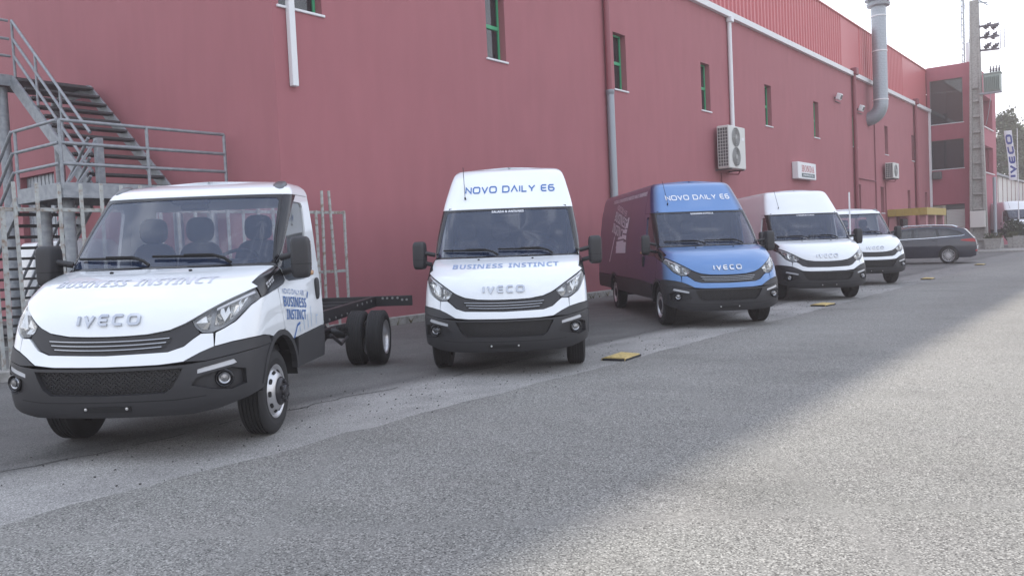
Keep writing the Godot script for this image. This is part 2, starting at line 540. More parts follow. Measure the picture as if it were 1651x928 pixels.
func make_materials() -> void:
	M.white = paint(lin(0.80, 0.81, 0.82))
	M.white.albedo_color = lin(0.76, 0.79, 0.81)
	M.blue = paint(lin(0.10, 0.24, 0.60), 0.25, 0.38)
	M.two_tone = paint(Color.WHITE, 0.3, 0.34)
	M.two_tone.clearcoat = 0.7
	M.two_tone.vertex_color_use_as_albedo = true
	M.plastic = mat(lin(0.028, 0.028, 0.031), 0.55)
	M.plastic.normal_enabled = true
	M.plastic.normal_texture = noise_tex(256, 0.2, FastNoiseLite.TYPE_SIMPLEX, [], 9, 2, true, 1.0)
	M.plastic.normal_scale = 0.25
	triplanar(M.plastic, 3.0, false)
	M.gloss_black = mat(lin(0.012, 0.012, 0.014), 0.18)
	M.black = mat(lin(0.010, 0.010, 0.011), 0.8)
	M.mesh_black = mat(lin(0.012, 0.012, 0.013), 0.5)
	M.lining = mat(lin(0.028, 0.028, 0.032), 0.9)
	M.seat = mat(lin(0.028, 0.028, 0.032), 0.9)
	M.chrome = mat(lin(0.60, 0.61, 0.63), 0.14, 1.0)
	M.louvre = mat(lin(0.34, 0.35, 0.37), 0.2, 1.0)
	M.emblem = mat(lin(0.46, 0.475, 0.50), 0.16, 1.0)
	M.reflector = mat(lin(0.55, 0.55, 0.53), 0.12, 1.0)
	M.lamp_back = mat(lin(0.14, 0.145, 0.15), 0.3, 0.7)
	M.lens = glass(lin(0.9, 0.93, 0.95, 0.06))
	M.lens_white = mat(lin(0.52, 0.53, 0.55), 0.15)
	M.windscreen = glass(lin(0.012, 0.036, 0.10, 0.42))
	M.windscreen.metallic_specular = 0.85
	M.side_glass = glass(lin(0.04, 0.05, 0.06, 0.5))
	M.rubber = mat(lin(0.016, 0.016, 0.017), 0.75)
	M.wheel_silver = mat(lin(0.55, 0.55, 0.56), 0.32, 0.75)
	M.hub = mat(lin(0.035, 0.035, 0.04), 0.35, 0.4)
	M.chassis = mat(lin(0.016, 0.016, 0.018), 0.5)
	M.blue_print = mat(lin(0.045, 0.14, 0.38), 0.4)
	M.pale_print = mat(lin(0.52, 0.53, 0.58), 0.5)
	M.dusk_print = mat(lin(0.24, 0.32, 0.48), 0.5)
	M.sky_print = mat(lin(0.38, 0.52, 0.68), 0.4)
	M.white_print = mat(lin(0.75, 0.76, 0.78), 0.45)
	M.grey_print = mat(lin(0.62, 0.62, 0.68), 0.5)
	M.screw = mat(lin(0.5, 0.5, 0.5), 0.3, 0.9)
	M.amber = mat(lin(0.50, 0.30, 0.16), 0.2)
	# the hall
	M.wall = rough_plaster([0.350, 0.130, 0.145], 0.05)
	M.tower_wall = rough_plaster([0.34, 0.095, 0.125], 0.05, 12)
	M.pink_wall = rough_plaster([0.42, 0.21, 0.22], 0.08, 15)
	M.clad = mat(lin(0.52, 0.14, 0.15), 0.45)
	M.dark_red = mat(lin(0.20, 0.055, 0.065), 0.6)
	M.white_metal = mat(lin(0.72, 0.73, 0.74), 0.45)
	M.white_sheet = mat(lin(0.60, 0.58, 0.55), 0.6)
	M.grey_metal = mat(lin(0.30, 0.33, 0.36), 0.42, 0.35)
	M.galv = mat(Color.WHITE, 0.45, 0.45)
	M.galv.albedo_texture = noise_tex(256, 0.05, FastNoiseLite.TYPE_CELLULAR, [[0.0, 0.26, 0.29, 0.32], [1.0, 0.40, 0.43, 0.46]], 21)
	triplanar(M.galv, 3.0)
	M.stair = mat(Color.WHITE, 0.55, 0.25)
	M.stair.albedo_texture = noise_tex(256, 0.02, FastNoiseLite.TYPE_SIMPLEX_SMOOTH, [[0.2, 0.23, 0.25, 0.27], [0.8, 0.33, 0.35, 0.37]], 22, 4)
	triplanar(M.stair, 1.5)
	M.tread = mat(lin(0.085, 0.085, 0.088), 0.8)
	M.fence = mat(Color.WHITE, 0.65, 0.1)
	M.fence.albedo_texture = noise_tex(256, 0.03, FastNoiseLite.TYPE_SIMPLEX_SMOOTH, [[0.22, 0.24, 0.17, 0.13], [0.34, 0.36, 0.37, 0.35], [0.8, 0.44, 0.46, 0.45]], 23, 4)
	triplanar(M.fence, 1.2)
	M.green = mat(lin(0.05, 0.34, 0.16), 0.45)
	M.pane = glass(lin(0.03, 0.035, 0.04, 0.55))
	M.pane.metallic_specular = 0.7
	M.dark_pane = glass(lin(0.02, 0.024, 0.03, 0.8))
	M.concrete = mat(Color.WHITE, 0.9)
	M.concrete.albedo_texture = noise_tex(512, 0.02, FastNoiseLite.TYPE_SIMPLEX_SMOOTH, [[0.1, 0.20, 0.195, 0.18], [0.5, 0.32, 0.31, 0.29], [0.9, 0.40, 0.39, 0.37]], 31, 6)
	triplanar(M.concrete, 0.8)
	M.yellow = mat(Color.WHITE, 0.7)
	M.yellow.albedo_texture = noise_tex(256, 0.03, FastNoiseLite.TYPE_SIMPLEX_SMOOTH, [[0.2, 0.30, 0.23, 0.10], [0.4, 0.52, 0.38, 0.13], [0.85, 0.60, 0.47, 0.20]], 41, 5)
	triplanar(M.yellow, 2.0)
	M.yellow_fascia = mat(lin(0.40, 0.29, 0.07), 0.6)
	M.cream = mat(lin(0.50, 0.46, 0.36), 0.7)
	M.ac = mat(lin(0.60, 0.60, 0.57), 0.5)
	M.ac_dark = mat(lin(0.10, 0.10, 0.10), 0.6)
	M.ac_grille = mat(lin(0.32, 0.32, 0.31), 0.5)
	M.sign_red = mat(lin(0.40, 0.02, 0.03), 0.5)
	M.sign_dark = mat(lin(0.06, 0.10, 0.11), 0.5)
	M.insulator = mat(lin(0.10, 0.09, 0.11), 0.3)
	M.transformer = mat(lin(0.27, 0.32, 0.29), 0.5)
	M.bark = mat(lin(0.10, 0.075, 0.06), 0.95)
	M.leaf = mat(lin(0.065, 0.085, 0.045), 0.8)
	M.leaf.vertex_color_use_as_albedo = true
	M.leaf.albedo_color = Color.WHITE
	M.leaf.backlight_enabled = true; M.leaf.backlight = lin(0.07, 0.09, 0.04)
	M.car_paint = paint(lin(0.008, 0.010, 0.026), 0.2, 0.35)
	M.tail_red = mat(lin(0.35, 0.015, 0.02), 0.12)
	M.flag_cloth = mat(lin(0.72, 0.74, 0.78), 0.8)
	M.flag_cloth.backlight_enabled = true; M.flag_cloth.backlight = lin(0.25, 0.25, 0.27)
	M.flag_blue = mat(lin(0.05, 0.08, 0.32), 0.8)
	# grounds: the vertex colour is the tint (dust, wear), the texture the grain
	M.road = ground_mat([[0.0, 0.10], [0.15, 0.30], [0.5, 0.46], [0.8, 0.60], [0.93, 0.82], [1.0, 1.0]], 0.26, 51, 2.0)
	M.lot = ground_mat([[0.0, 0.20], [0.2, 0.40], [0.6, 0.52], [0.9, 0.64], [1.0, 0.92]], 0.27, 52, 1.1)
func ground_mat(stops: Array, freq: float, seed_: int, bump: float) -> StandardMaterial3D:
	var m := mat(Color.WHITE, 0.88)
	m.vertex_color_use_as_albedo = true
	m.albedo_texture = noise_tex(1536, freq, FastNoiseLite.TYPE_CELLULAR, stops, seed_)
	m.normal_enabled = true
	m.normal_texture = noise_tex(1536, freq, FastNoiseLite.TYPE_CELLULAR, [], seed_, 1, true, bump)
	m.normal_scale = 1.0
	return m

# ---------------------------------------------------------------- the delivery vans
const HOOD_EDGE := [Vector2(0.15, 0.877), Vector2(0.30, 0.884), Vector2(0.45, 0.908), Vector2(0.54, 0.944), Vector2(0.59, 0.972), Vector2(0.68, 1.031), Vector2(0.78, 1.094), Vector2(0.86, 1.142), Vector2(0.915, 1.180)]
func daily_body(roof: String, length: float) -> Body:
	var key := "%s%.2f" % [roof, length]
	if cache.has(key): return cache[key]
	var prof := [[0.24, -0.10], [0.30, -0.045], [0.40, -0.012], [0.52, 0.0], [0.64, -0.006], [0.70, -0.022], [0.76, -0.045], [0.87, -0.078], [0.95, -0.105], [1.02, -0.14], [1.10, -0.205], [1.18, -0.32], [1.25, -0.47], [1.295, -0.66], [1.338, -0.905], [1.35, -0.955], [1.375, -0.985], [1.67, -1.265], [1.97, -1.575]]
	var wid := [[0.24, 0.87], [0.30, 0.925], [0.40, 0.955], [0.55, 0.968], [0.80, 0.972], [0.95, 0.968], [1.10, 0.958], [1.25, 0.945], [1.35, 0.934], [1.60, 0.912], [1.97, 0.868]]
	var dep := [[0.24, 0.48], [0.50, 0.55], [0.80, 0.58], [1.0, 0.60], [1.2, 0.58], [1.28, 0.48], [1.35, 0.36], [1.43, 0.30], [1.97, 0.24]]
	if roof == "high":
		prof += [[2.0, -1.605], [2.05, -1.655], [2.25, -1.84], [2.42, -2.01], [2.49, -2.10], [2.53, -2.20], [2.55, -2.34]]
		wid += [[2.05, 0.857], [2.25, 0.813], [2.42, 0.768], [2.485, 0.738], [2.53, 0.685], [2.55, 0.60]]
		dep += [[2.25, 0.24], [2.48, 0.2], [2.55, 0.15]]
	else:
		prof += [[2.0, -1.605], [2.04, -1.665], [2.075, -1.76], [2.10, -1.88], [2.115, -1.98]]
		wid += [[2.0, 0.862], [2.04, 0.842], [2.075, 0.80], [2.10, 0.745], [2.115, 0.69]]
		dep += [[2.115, 0.16]]
	var b := Body.new(prof, wid, dep, -length)
	cache[key] = b
	return b
func cached(key: String, f: Callable) -> Mesh:
	if not cache.has(key): cache[key] = f.call()
	return cache[key]

func arch(zc: float, yc: float, r: float, low: float, side: float, from_front := true) -> Array:   # points over a wheel, from one foot to the other
	var out := []
	var a0 := asin(clampf((low - yc) / r, -1, 1))
	for i in 19:
		var a := lerpf(a0, PI - a0, i / 18.0)
		out.append(Vector3(zc + cos(a) * r, yc + sin(a) * r, side))
	if not from_front: out.reverse()
	return out

func wheel_meshes(kind: String) -> Array:      # [tyre, rim, hub]; the axle runs along +x, the outer face at x = 0
	var key := "wheel_" + kind
	if cache.has(key): return cache[key]
	var ax := Transform3D(Basis(Vector3(0, 1, 0), Vector3(1, 0, 0), Vector3(0, 0, -1)), Vector3.ZERO)
	var R := 0.352
	var rr := 0.212
	var ty := MB.new()
	var prof := [Vector2(rr, -0.205), Vector2(rr + 0.03, -0.213), Vector2(R - 0.07, -0.216), Vector2(R - 0.025, -0.206), Vector2(R - 0.006, -0.19)]
	for g in 5:
		var h := -0.178 + g * 0.03
		prof += [Vector2(R, h - 0.008), Vector2(R, h + 0.012), Vector2(R - 0.009, h + 0.0135), Vector2(R - 0.009, h + 0.0195)]
	prof += [Vector2(R, -0.028), Vector2(R - 0.006, -0.018), Vector2(R - 0.025, -0.004), Vector2(R - 0.07, 0.006), Vector2(rr + 0.05, 0.005), Vector2(rr + 0.045, 0.002), Vector2(rr + 0.02, 0.0), Vector2(rr + 0.005, -0.008), Vector2(rr, -0.014)]
	ty.lathe(prof, ax, 48)
	var rim := MB.new()
	var hub := MB.new()
	if kind == "dual":        # deep dish
		rim.lathe([Vector2(rr + 0.012, 0.0), Vector2(rr - 0.004, -0.004), Vector2(rr - 0.012, -0.02), Vector2(rr - 0.02, -0.05), Vector2(rr - 0.024, -0.11), Vector2(rr - 0.05, -0.125), Vector2(0.09, -0.135), Vector2(0.09, -0.10), Vector2(0.06, -0.09), Vector2(0.0, -0.09)], ax, 40)
		for i in 6:
			var a := TAU * i / 6
			hub.lathe([Vector2(0.013, 0.0), Vector2(0.013, 0.03), Vector2(0.0, 0.03)], Transform3D(ax.basis, Vector3(-0.135, cos(a) * 0.12, sin(a) * 0.12)), 6)
	elif kind == "truck":     # bulging steel wheel with slots and a dark hub
		rim.lathe([Vector2(rr + 0.012, 0.0), Vector2(rr - 0.004, -0.004), Vector2(rr - 0.012, -0.022), Vector2(rr - 0.02, -0.03), Vector2(rr - 0.03, -0.012), Vector2(0.15, 0.02), Vector2(0.125, 0.034), Vector2(0.11, 0.034)], ax, 40)
		hub.lathe([Vector2(0.118, 0.03), Vector2(0.118, 0.045), Vector2(0.10, 0.062), Vector2(0.055, 0.066), Vector2(0.052, 0.085), Vector2(0.04, 0.092), Vector2(0.0, 0.092)], ax, 30)
		for i in 6:
			var a := TAU * i / 6
			hub.lathe([Vector2(0.016, 0.0), Vector2(0.016, 0.025), Vector2(0.008, 0.03), Vector2(0.0, 0.03)], Transform3D(ax.basis, Vector3(0.058, cos(a) * 0.08, sin(a) * 0.08)), 6)
	else:
		rim.lathe([Vector2(rr + 0.012, 0.0), Vector2(rr - 0.004, -0.004), Vector2(rr - 0.012, -0.022), Vector2(rr - 0.02, -0.05), Vector2(rr - 0.04, -0.045), Vector2(0.14, -0.012), Vector2(0.10, -0.012), Vector2(0.085, -0.03)], ax, 40)
		hub.lathe([Vector2(0.10, -0.03), Vector2(0.10, -0.004), Vector2(0.075, 0.008), Vector2(0.05, 0.012), Vector2(0.0, 0.012)], ax, 24)
	var slots := MB.new()
	if kind != "dual":
		for i in 10:
			var a := TAU * (i + 0.5) / 10
			var e := Vector3(0, cos(a), sin(a))
			var t := Vector3(0, -sin(a), cos(a))
			var x0 := 0.005 if kind == "truck" else -0.03
			var q := PackedVector2Array()
			for k in 12:
				var b := TAU * k / 12
				q.append(Vector2(signf(cos(b)) * pow(absf(cos(b)), 0.6) * 0.024, signf(sin(b)) * pow(absf(sin(b)), 0.6) * 0.014))
			var lean := Vector3(1, 0, 0) + e * (0.75 if kind == "truck" else 0.75)
			var z := lean.normalized()
			var y := (e - z * e.dot(z)).normalized()
			slots.prism(q, -0.01, 0.004, Transform3D(Basis(t, y, z), e * (0.168 if kind == "truck" else 0.158) + Vector3(x0, 0, 0)))
	cache[key] = [ty.mesh(), rim.mesh(), hub.mesh(), slots.mesh() if kind != "dual" else null]
	return cache[key]
func add_wheel(parent: Node3D, at: Vector3, side: float, kind: String) -> void:
	var w := wheel_meshes(kind)
	var b := Basis() if side > 0 else Basis(Vector3.UP, PI)
	var t := part("wheel", w[0], M.rubber, parent, Transform3D(b, at))
	part("rim", w[1], M.wheel_silver, t)
	part("hub", w[2], M.hub if kind != "dual" else M.screw, t)
	if w[3]: tag(part("rim_slots", w[3], M.black, t), "", "", "", "stuff")

# cfg: name, label, at (Transform3D), roof, length, base (wheelbase), look ("white" or "blue"), cab (chassis cab), texts
func daily(cfg: Dictionary) -> Node3D:
	var drop: float = cfg.get("lift", 0.0)
	var t := thing(cfg.name, cfg.label, cfg.cat, cfg.at, cfg.group)
	var cab: bool = cfg.get("cab", false)
	var blue: bool = cfg.get("look", "white") == "blue"
	var roof: String = cfg.roof
	var L: float = cfg.length
	var b := daily_body(roof, L)
	var id := "%s%.2f%s" % [roof, L, "b" if blue else "w"]
	var front: Material = M.two_tone if blue else M.white
	var side: Material = M.two_tone if blue else M.white
	var fade = null
	if blue:   # the wrap turns from blue in front to purple along the sides
		fade = func(p: Vector3, _n: Vector3) -> Color:
			var k := smoothstep(0.78, 0.985, absf(p.x) / b.look(b.tw, p.y)) * smoothstep(-0.30, -0.75, p.z + (p.y - 1.0) * 0.75 if p.y > 1.0 else p.z)
			return Color(0.10, 0.215, 0.44).lerp(Color(0.012, 0.020, 0.085), k)
	var reg := func(key: String, polys: Array, holes := [], off := 0.0, skirt := 0.02, painted := false, jitter := 0.0) -> Mesh:
		return cached(id + key, func() -> ArrayMesh: return b.region(polys, holes, off, skirt, jitter, fade if painted else null))
	var top := 2.55 if roof == "high" else 2.115
	# --- front
	var hood := [Vector2(0, 0.875)] + HOOD_EDGE + [Vector3(-0.66, 1.212, 1), Vector2(0.906, 1.330), Vector2(0.80, 1.336), Vector2(0, 1.338)]
	part("hood", reg.call("hood", [b.sym(hood)], [], 0.008, 0.03, true), front, t)
	var g := 0.006
	var panel := [Vector2(0, 0.738), Vector2(0.45, 0.750), Vector2(0.555, 0.783), Vector2(0.612, 0.832), Vector2(0.66, 0.868), Vector2(0.735, 0.866), Vector2(0.745, 0.772), Vector2(0.66, 0.735), Vector2(0.56, 0.680), Vector2(0.40, 0.666), Vector2(0, 0.661)]
	part("front_panel", reg.call("panel", [b.sym(panel)], [], 0.004, 0.03, true), front, t)
	var gr := [Vector2(0, 0.869)]
	for q in HOOD_EDGE.slice(0, 5): gr.append(q + Vector2(0, -g))
	gr += [Vector2(0.605, 0.945), Vector2(0.652, 0.876), Vector2(0.606, 0.838), Vector2(0.55, 0.790), Vector2(0.45, 0.757), Vector2(0, 0.745)]
	var grille := part("grille", reg.call("grille", [b.sym(gr)], [], -0.008, 0.03), M.plastic, t)
	part("grille_opening", reg.call("grilleo", [b.sym([Vector2(0, 0.848), Vector2(0.44, 0.862), Vector2(0.475, 0.852), Vector2(0.43, 0.787), Vector2(0.38, 0.772), Vector2(0, 0.760)])], [], -0.004, 0.0), M.mesh_black, grille)
	if not cfg.get("plain_grille", false):
		for i in 3:
			var yy: float = [0.838, 0.808, 0.778][i]
			var ww: float = [0.455, 0.435, 0.405][i]
			var up := []
			var dn := []
			for k in 9:
				var x := ww * k / 8.0
				var yc := yy + 0.013 * pow(k / 8.0, 2)
				up.append(Vector2(x, yc + 0.0032)); dn.append(Vector2(x, yc - 0.0032))
			dn.reverse()
			part("louvre", reg.call("louvre%d" % i, [b.sym(up + dn)], [], 0.008, 0.014), M.louvre, grille)
	# --- bumper
	var low := [Vector3(-0.60, 0.722, 1), Vector2(0.945, 0.715), Vector2(0.85, 0.695), Vector2(0.70, 0.668), Vector2(0.57, 0.655), Vector2(0.40, 0.652), Vector2(0, 0.648)]
	var bump := [Vector2(0, 0.285), Vector2(0.60, 0.29), Vector2(0.76, 0.315), Vector2(0.87, 0.352), Vector3(-0.45, 0.385, 1), Vector3(-0.60, 0.40, 1), Vector3(-0.60, 0.55, 1), Vector3(-0.66, 0.65, 1), Vector3(-0.745, 0.722, 1)] + low
	var intake := [Vector2(0, 0.626), Vector2(0.56, 0.634), Vector2(0.535, 0.58), Vector2(0.49, 0.50), Vector2(0.43, 0.458), Vector2(0, 0.450)]
	var pocket := [Vector2(0.645, 0.556), Vector2(0.70, 0.578), Vector2(0.86, 0.612), Vector2(0.925, 0.585), Vector2(0.925, 0.475), Vector2(0.85, 0.447), Vector2(0.72, 0.470), Vector2(0.612, 0.505)]
	var drl := [Vector2(0.652, 0.586), Vector2(0.652, 0.616), Vector2(0.70, 0.630), Vector2(0.868, 0.668), Vector2(0.885, 0.640), Vector2(0.86, 0.630), Vector2(0.70, 0.596)]
	var holes := [b.sym(intake), b.one(pocket, 1), b.one(pocket, -1), b.one(drl, 1), b.one(drl, -1)]
	var bm := part("bumper", reg.call("bumper", [b.sym(bump)], holes, 0.006, 0.045), M.plastic, t)
	part("lower_intake", reg.call("intake", [b.sym(intake)], [], -0.035, 0.0), M.mesh_black, bm)
	var mesh_bars: Mesh = cached("intake_bars", func() -> ArrayMesh:
		var mb := MB.new()
		for r in 10:
			for k in range(-15, 16):
				var x := k * 0.036 + (0.018 if r % 2 else 0.0)
				var y := 0.464 + r * 0.017
				if absf(x) > 0.435 + (y - 0.458) * 0.68: continue
				var p := b.S(b.fu(x, y), y)
				mb.box(p + Vector3(0, 0, -0.030), Vector3(0.026, 0.004, 0.012), 0.0, Basis(Vector3(0, 0, 1), 0.5 if k % 2 else -0.5))
		return mb.mesh())
	tag(part("intake_mesh", mesh_bars, M.plastic, bm), "", "", "", "stuff")
	part("lip_groove", reg.call("groove", [b.sym([Vector2(0, 0.408), Vector2(0.5, 0.41), Vector2(0.70, 0.425), Vector2(0.70, 0.418), Vector2(0.5, 0.402), Vector2(0, 0.400)])], [], 0.0065, 0.0), M.black, bm)
	part("plate_mount", reg.call("plate", [b.sym([Vector2(0, 0.372), Vector2(0.18, 0.372), Vector2(0.18, 0.332), Vector2(0, 0.332)])], [], 0.013, 0.008), M.mesh_black, bm)
	for s in [-1.0, 1.0]:
		part("fog_pocket", reg.call("pocket%d" % s, [b.one(pocket, s)], [], -0.035, 0.0), M.plastic, bm)
		part("daytime_lamp", reg.call("drl%d" % s, [b.one(drl, s)], [], 0.0, 0.01), M.lens_white, bm)
		var fy := 0.535
		var fuv := b.fu(0.815 * s, fy)
		var fn := b.N(fuv, fy)
		fn = (fn + Vector3(0, 0, 1.2)).normalized()
		var fx := Transform3D(Basis(fn.cross(Vector3.RIGHT).normalized().cross(fn), fn, -fn.cross(Vector3.RIGHT).normalized()), b.S(fuv, fy) + fn * -0.016)
		var ring := MB.new()
		ring.lathe([Vector2(0.068, -0.02), Vector2(0.068, 0.012), Vector2(0.060, 0.018), Vector2(0.052, 0.012), Vector2(0.050, -0.005)], fx, 24)
		part("fog_lamp", ring, M.gloss_black, bm)


		var lens := MB.new()
		lens.lathe([Vector2(0.050, 0.002), Vector2(0.042, 0.010), Vector2(0.030, 0.006), Vector2(0.026, 0.016), Vector2(0.0, 0.018)], fx, 16)
		part("fog_lens", lens, M.louvre, bm)
		var sc := MB.new()
		sc.lathe([Vector2(0.011, 0.0), Vector2(0.011, 0.006), Vector2(0.0, 0.009)], Transform3D(Basis(Vector3.RIGHT, PI / 2), b.S(b.fu(0.155 * s, 0.355), 0.355) + Vector3(0, 0, 0.016)), 10)
		part("plate_screw", sc, M.screw, bm)
	for s in [-1.0, 1.0]:
		var wedge := [Vector2(0.566, 0.676), Vector2(0.66, 0.729), Vector2(0.745, 0.766), Vector2(0.85, 0.790), Vector2(0.935, 0.801), Vector3(-0.60, 0.802, 1), Vector3(-0.725, 0.784, 1), Vector3(-0.755, 0.728, 1), Vector3(-0.60, 0.728, 1), Vector2(0.945, 0.721), Vector2(0.85, 0.701), Vector2(0.70, 0.674)]
		part("bumper_corner", reg.call("wedge%d" % s, [b.one(wedge, s)], [], 0.010, 0.03), M.plastic, t)
		# --- headlight
		var hl := [Vector2(0.597, 0.964), Vector2(0.68, 1.022), Vector2(0.78, 1.085), Vector2(0.86, 1.132), Vector2(0.915, 1.170), Vector3(-0.64, 1.196, 1), Vector3(-0.655, 1.10, 1), Vector3(-0.52, 1.055, 1), Vector2(0.88, 0.985), Vector2(0.855, 0.945), Vector2(0.80, 0.905), Vector2(0.735, 0.876), Vector2(0.668, 0.878), Vector2(0.622, 0.914)]
		var h := part("headlight", reg.call("hl%d" % s, [b.one(hl, s)], [], -0.055, -0.05), M.lamp_back, t)
		var refl := [Vector2(0.62, 0.955), Vector2(0.68, 0.998), Vector2(0.715, 1.015), Vector2(0.715, 0.905), Vector2(0.66, 0.905)]
		part("reflector", reg.call("rf%d" % s, [b.one(refl, s)], [], -0.03, 0.02, false, 0.05), M.reflector, h)
		var refl2 := [Vector2(0.745, 0.935), Vector2(0.745, 1.03), Vector2(0.85, 1.095), Vector3(-0.55, 1.12, 1), Vector3(-0.50, 1.075, 1), Vector2(0.84, 0.965), Vector2(0.79, 0.93)]
		part("reflector", reg.call("rfb%d" % s, [b.one(refl2, s)], [], -0.03, 0.02, false, 0.06), M.reflector, h)
		var brow := [Vector2(0.74, 1.052), Vector2(0.86, 1.124), Vector2(0.915, 1.160), Vector2(0.93, 1.145), Vector2(0.86, 1.104), Vector2(0.74, 1.036)]
		part("light_strip", reg.call("brow%d" % s, [b.one(brow, s)], [], -0.016, 0.012), M.lens_white, h)
		part("lens", reg.call("lens%d" % s, [b.one(hl, s)], [], 0.0, 0.0), M.lens, h)
		# --- wing with its black vent
		var am := arch(-1.0, 0.355, 0.45, 0.70, 1)
		var wing := [Vector2(0.751, 0.869), Vector2(0.805, 0.899), Vector2(0.862, 0.94), Vector2(0.888, 0.98), Vector3(-0.52, 1.048, 1), Vector3(-0.66, 1.094, 1), Vector3(-1.035, 1.150, 1), Vector3(-1.06, 1.0, 1), Vector3(-1.115, 0.81, 1)]
		for q in arch(-1.0, 0.355, 0.45, 0.70, 1, false):
			if q.x > -1.10 and q.x < -0.80: wing.append(q)
		wing += [Vector3(-0.735, 0.792, 1), Vector3(-0.60, 0.809, 1), Vector2(0.935, 0.808), Vector2(0.85, 0.797), Vector2(0.751, 0.774)]
		part("wing", reg.call("wing%d" % s, [b.one(wing, s)], [], 0.002, 0.03, true), side, t)
		var vent := [Vector3(-0.665, 1.102, 1), Vector3(-0.668, 1.212, 1), Vector2(0.911, 1.333), Vector2(0.912, 1.348), Vector3(-1.13, 1.352, 1), Vector3(-1.235, 1.215, 1), Vector3(-1.20, 1.192, 1), Vector3(-1.04, 1.158, 1)]
		part("wing_vent", reg.call("vent%d" % s, [b.one(vent, s)], [], 0.004, 0.02), M.gloss_black, t)
		# --- pillar, door
		var pillar := [Vector2(0.900, 1.354), Vector2(0.862, 1.60), Vector2(0.815, 1.955), Vector2(0.813, 1.972), Vector3(-1.885, 1.972, 1), Vector3(-1.80, 1.915, 1), Vector3(-1.575, 1.73, 1), Vector3(-1.285, 1.45, 1), Vector3(-1.165, 1.354, 1)]
		part("pillar", reg.call("pillar%d" % s, [b.one(pillar, s)], [], 0.002, 0.02), M.gloss_black, t)
		var window := [Vector3(-1.26, 1.215, 1), Vector3(-1.34, 1.195, 1), Vector3(-1.80, 1.195, 1), Vector3(-1.90, 1.215, 1), Vector3(-1.955, 1.27, 1), Vector3(-2.03, 1.87, 1), Vector3(-2.0, 1.905, 1), Vector3(-1.775, 1.91, 1), Vector3(-1.55, 1.725, 1), Vector3(-1.265, 1.45, 1), Vector3(-1.15, 1.35, 1)]
		var door := [Vector3(-1.05, 1.152, 1), Vector3(-1.20, 1.182, 1), Vector3(-1.245, 1.208, 1), Vector3(-1.17, 1.352, 1), Vector3(-1.29, 1.45, 1), Vector3(-1.58, 1.73, 1), Vector3(-1.805, 1.915, 1), Vector3(-1.89, 1.972, 1), Vector3(-2.235, 1.972, 1), Vector3(-2.245, 0.735, 1), Vector3(-1.44, 0.70, 1)]
		for q in arch(-1.0, 0.355, 0.45, 0.70, 1, false):
			if q.x < -1.12: door.append(q)
		door += [Vector3(-1.125, 0.81, 1), Vector3(-1.07, 1.0, 1)]
		var dr := part("door", reg.call("door%d" % s, [b.one(door, s)], [b.one(window, s)], 0.002, 0.03, true), side, t)
		part("window", reg.call("window%d" % s, [b.one(window, s)], [], -0.012, 0.0), M.side_glass, dr)
		var sill := [Vector3(-1.425, 0.43, 1), Vector3(-1.44, 0.693, 1), Vector3(-2.245, 0.728, 1), Vector3(-2.245, 0.43, 1)]
		part("door_cladding", reg.call("sill%d" % s, [b.one(sill, s)], [], 0.010, 0.03), M.plastic, dr)
		var hd := MB.new()
		var hp := b.S(b.su(-2.09, 1.09) * s, 1.09)
		hd.blob(hp + Vector3(0.012 * s, 0, 0), Vector3(0.022, 0.105, 0.042), 8, 3.0)
		part("handle", hd, M.plastic, dr)
		# --- mirror
		var mi := MB.new()
		var mx: float = 1.115 * s
		var turn := Basis(Vector3.UP, 0.12 * s)
		mi.blob(Vector3(mx, 1.40, -1.20), Vector3(0.078, 0.178, 0.098), 12, 5.0, turn)
		var mr := part("mirror", mi, M.plastic, t)
		var gv := MB.new()
		gv.blob(Vector3(mx, 1.345, -1.20), Vector3(0.0795, 0.007, 0.0995), 8, 5.0, turn)
		part("groove", gv, M.black, mr)
		for yy in [1.43, 1.30]:
			var arm := MB.new()
			arm.tube([Vector3(0.925 * s, yy - 0.03, -1.24), Vector3(1.05 * s, yy, -1.20)], 0.027, 8)
			part("arm", arm, M.plastic, mr)
		var gl := MB.new()
		gl.box(Vector3(mx, 1.43, -1.297), Vector3(0.12, 0.22, 0.01), 0.004, turn)
		part("mirror_glass", gl, M.chrome, mr)
		var ind := MB.new()
		ind.blob(Vector3(mx + 0.064 * s, 1.265, -1.255), Vector3(0.018, 0.022, 0.035), 6, 3.0)
		part("indicator", ind, M.amber, mr)
		# --- wheel house
		var tub := MB.new()
		for zc in ([-1.0] if cab else [-1.0, -1.0 - cfg.base]):
			for i in 12:
				var a0 := PI * i / 12
				var a1 := PI * (i + 1) / 12
				var p := func(a: float, x: float) -> Vector3: return Vector3(x * s, 0.37 + sin(a) * 0.435, zc + cos(a) * 0.435)
				mb_quad(tub, p.call(a0, 0.96), p.call(a1, 0.96), p.call(a1, 0.60), p.call(a0, 0.60), Vector3(0.8 * s, 0.37, zc))
		part("wheel_house", tub, M.black, t)
		var trim := []
		for q in arch(-1.0, 0.355, 0.45, 0.43, 1): trim.append(q)
		trim.reverse()
		var inner := arch(-1.0, 0.355, 0.405, 0.43, 1)
		var trim_front := inner + trim
		part("arch_trim", reg.call("trim%d" % s, [b.one(trim_front, s)], [], 0.014, 0.05), M.plastic, t)
	# --- windscreen and what frames it
	var ws := [Vector2(0, 1.366), Vector2(0.85, 1.366), Vector2(0.88, 1.376), Vector2(0.845, 1.60), Vector2(0.797, 1.92), Vector2(0.775, 1.945), Vector2(0, 1.952)]
	part("windscreen", reg.call("ws", [b.sym(ws)], [], -0.004, 0.0), M.windscreen, t)
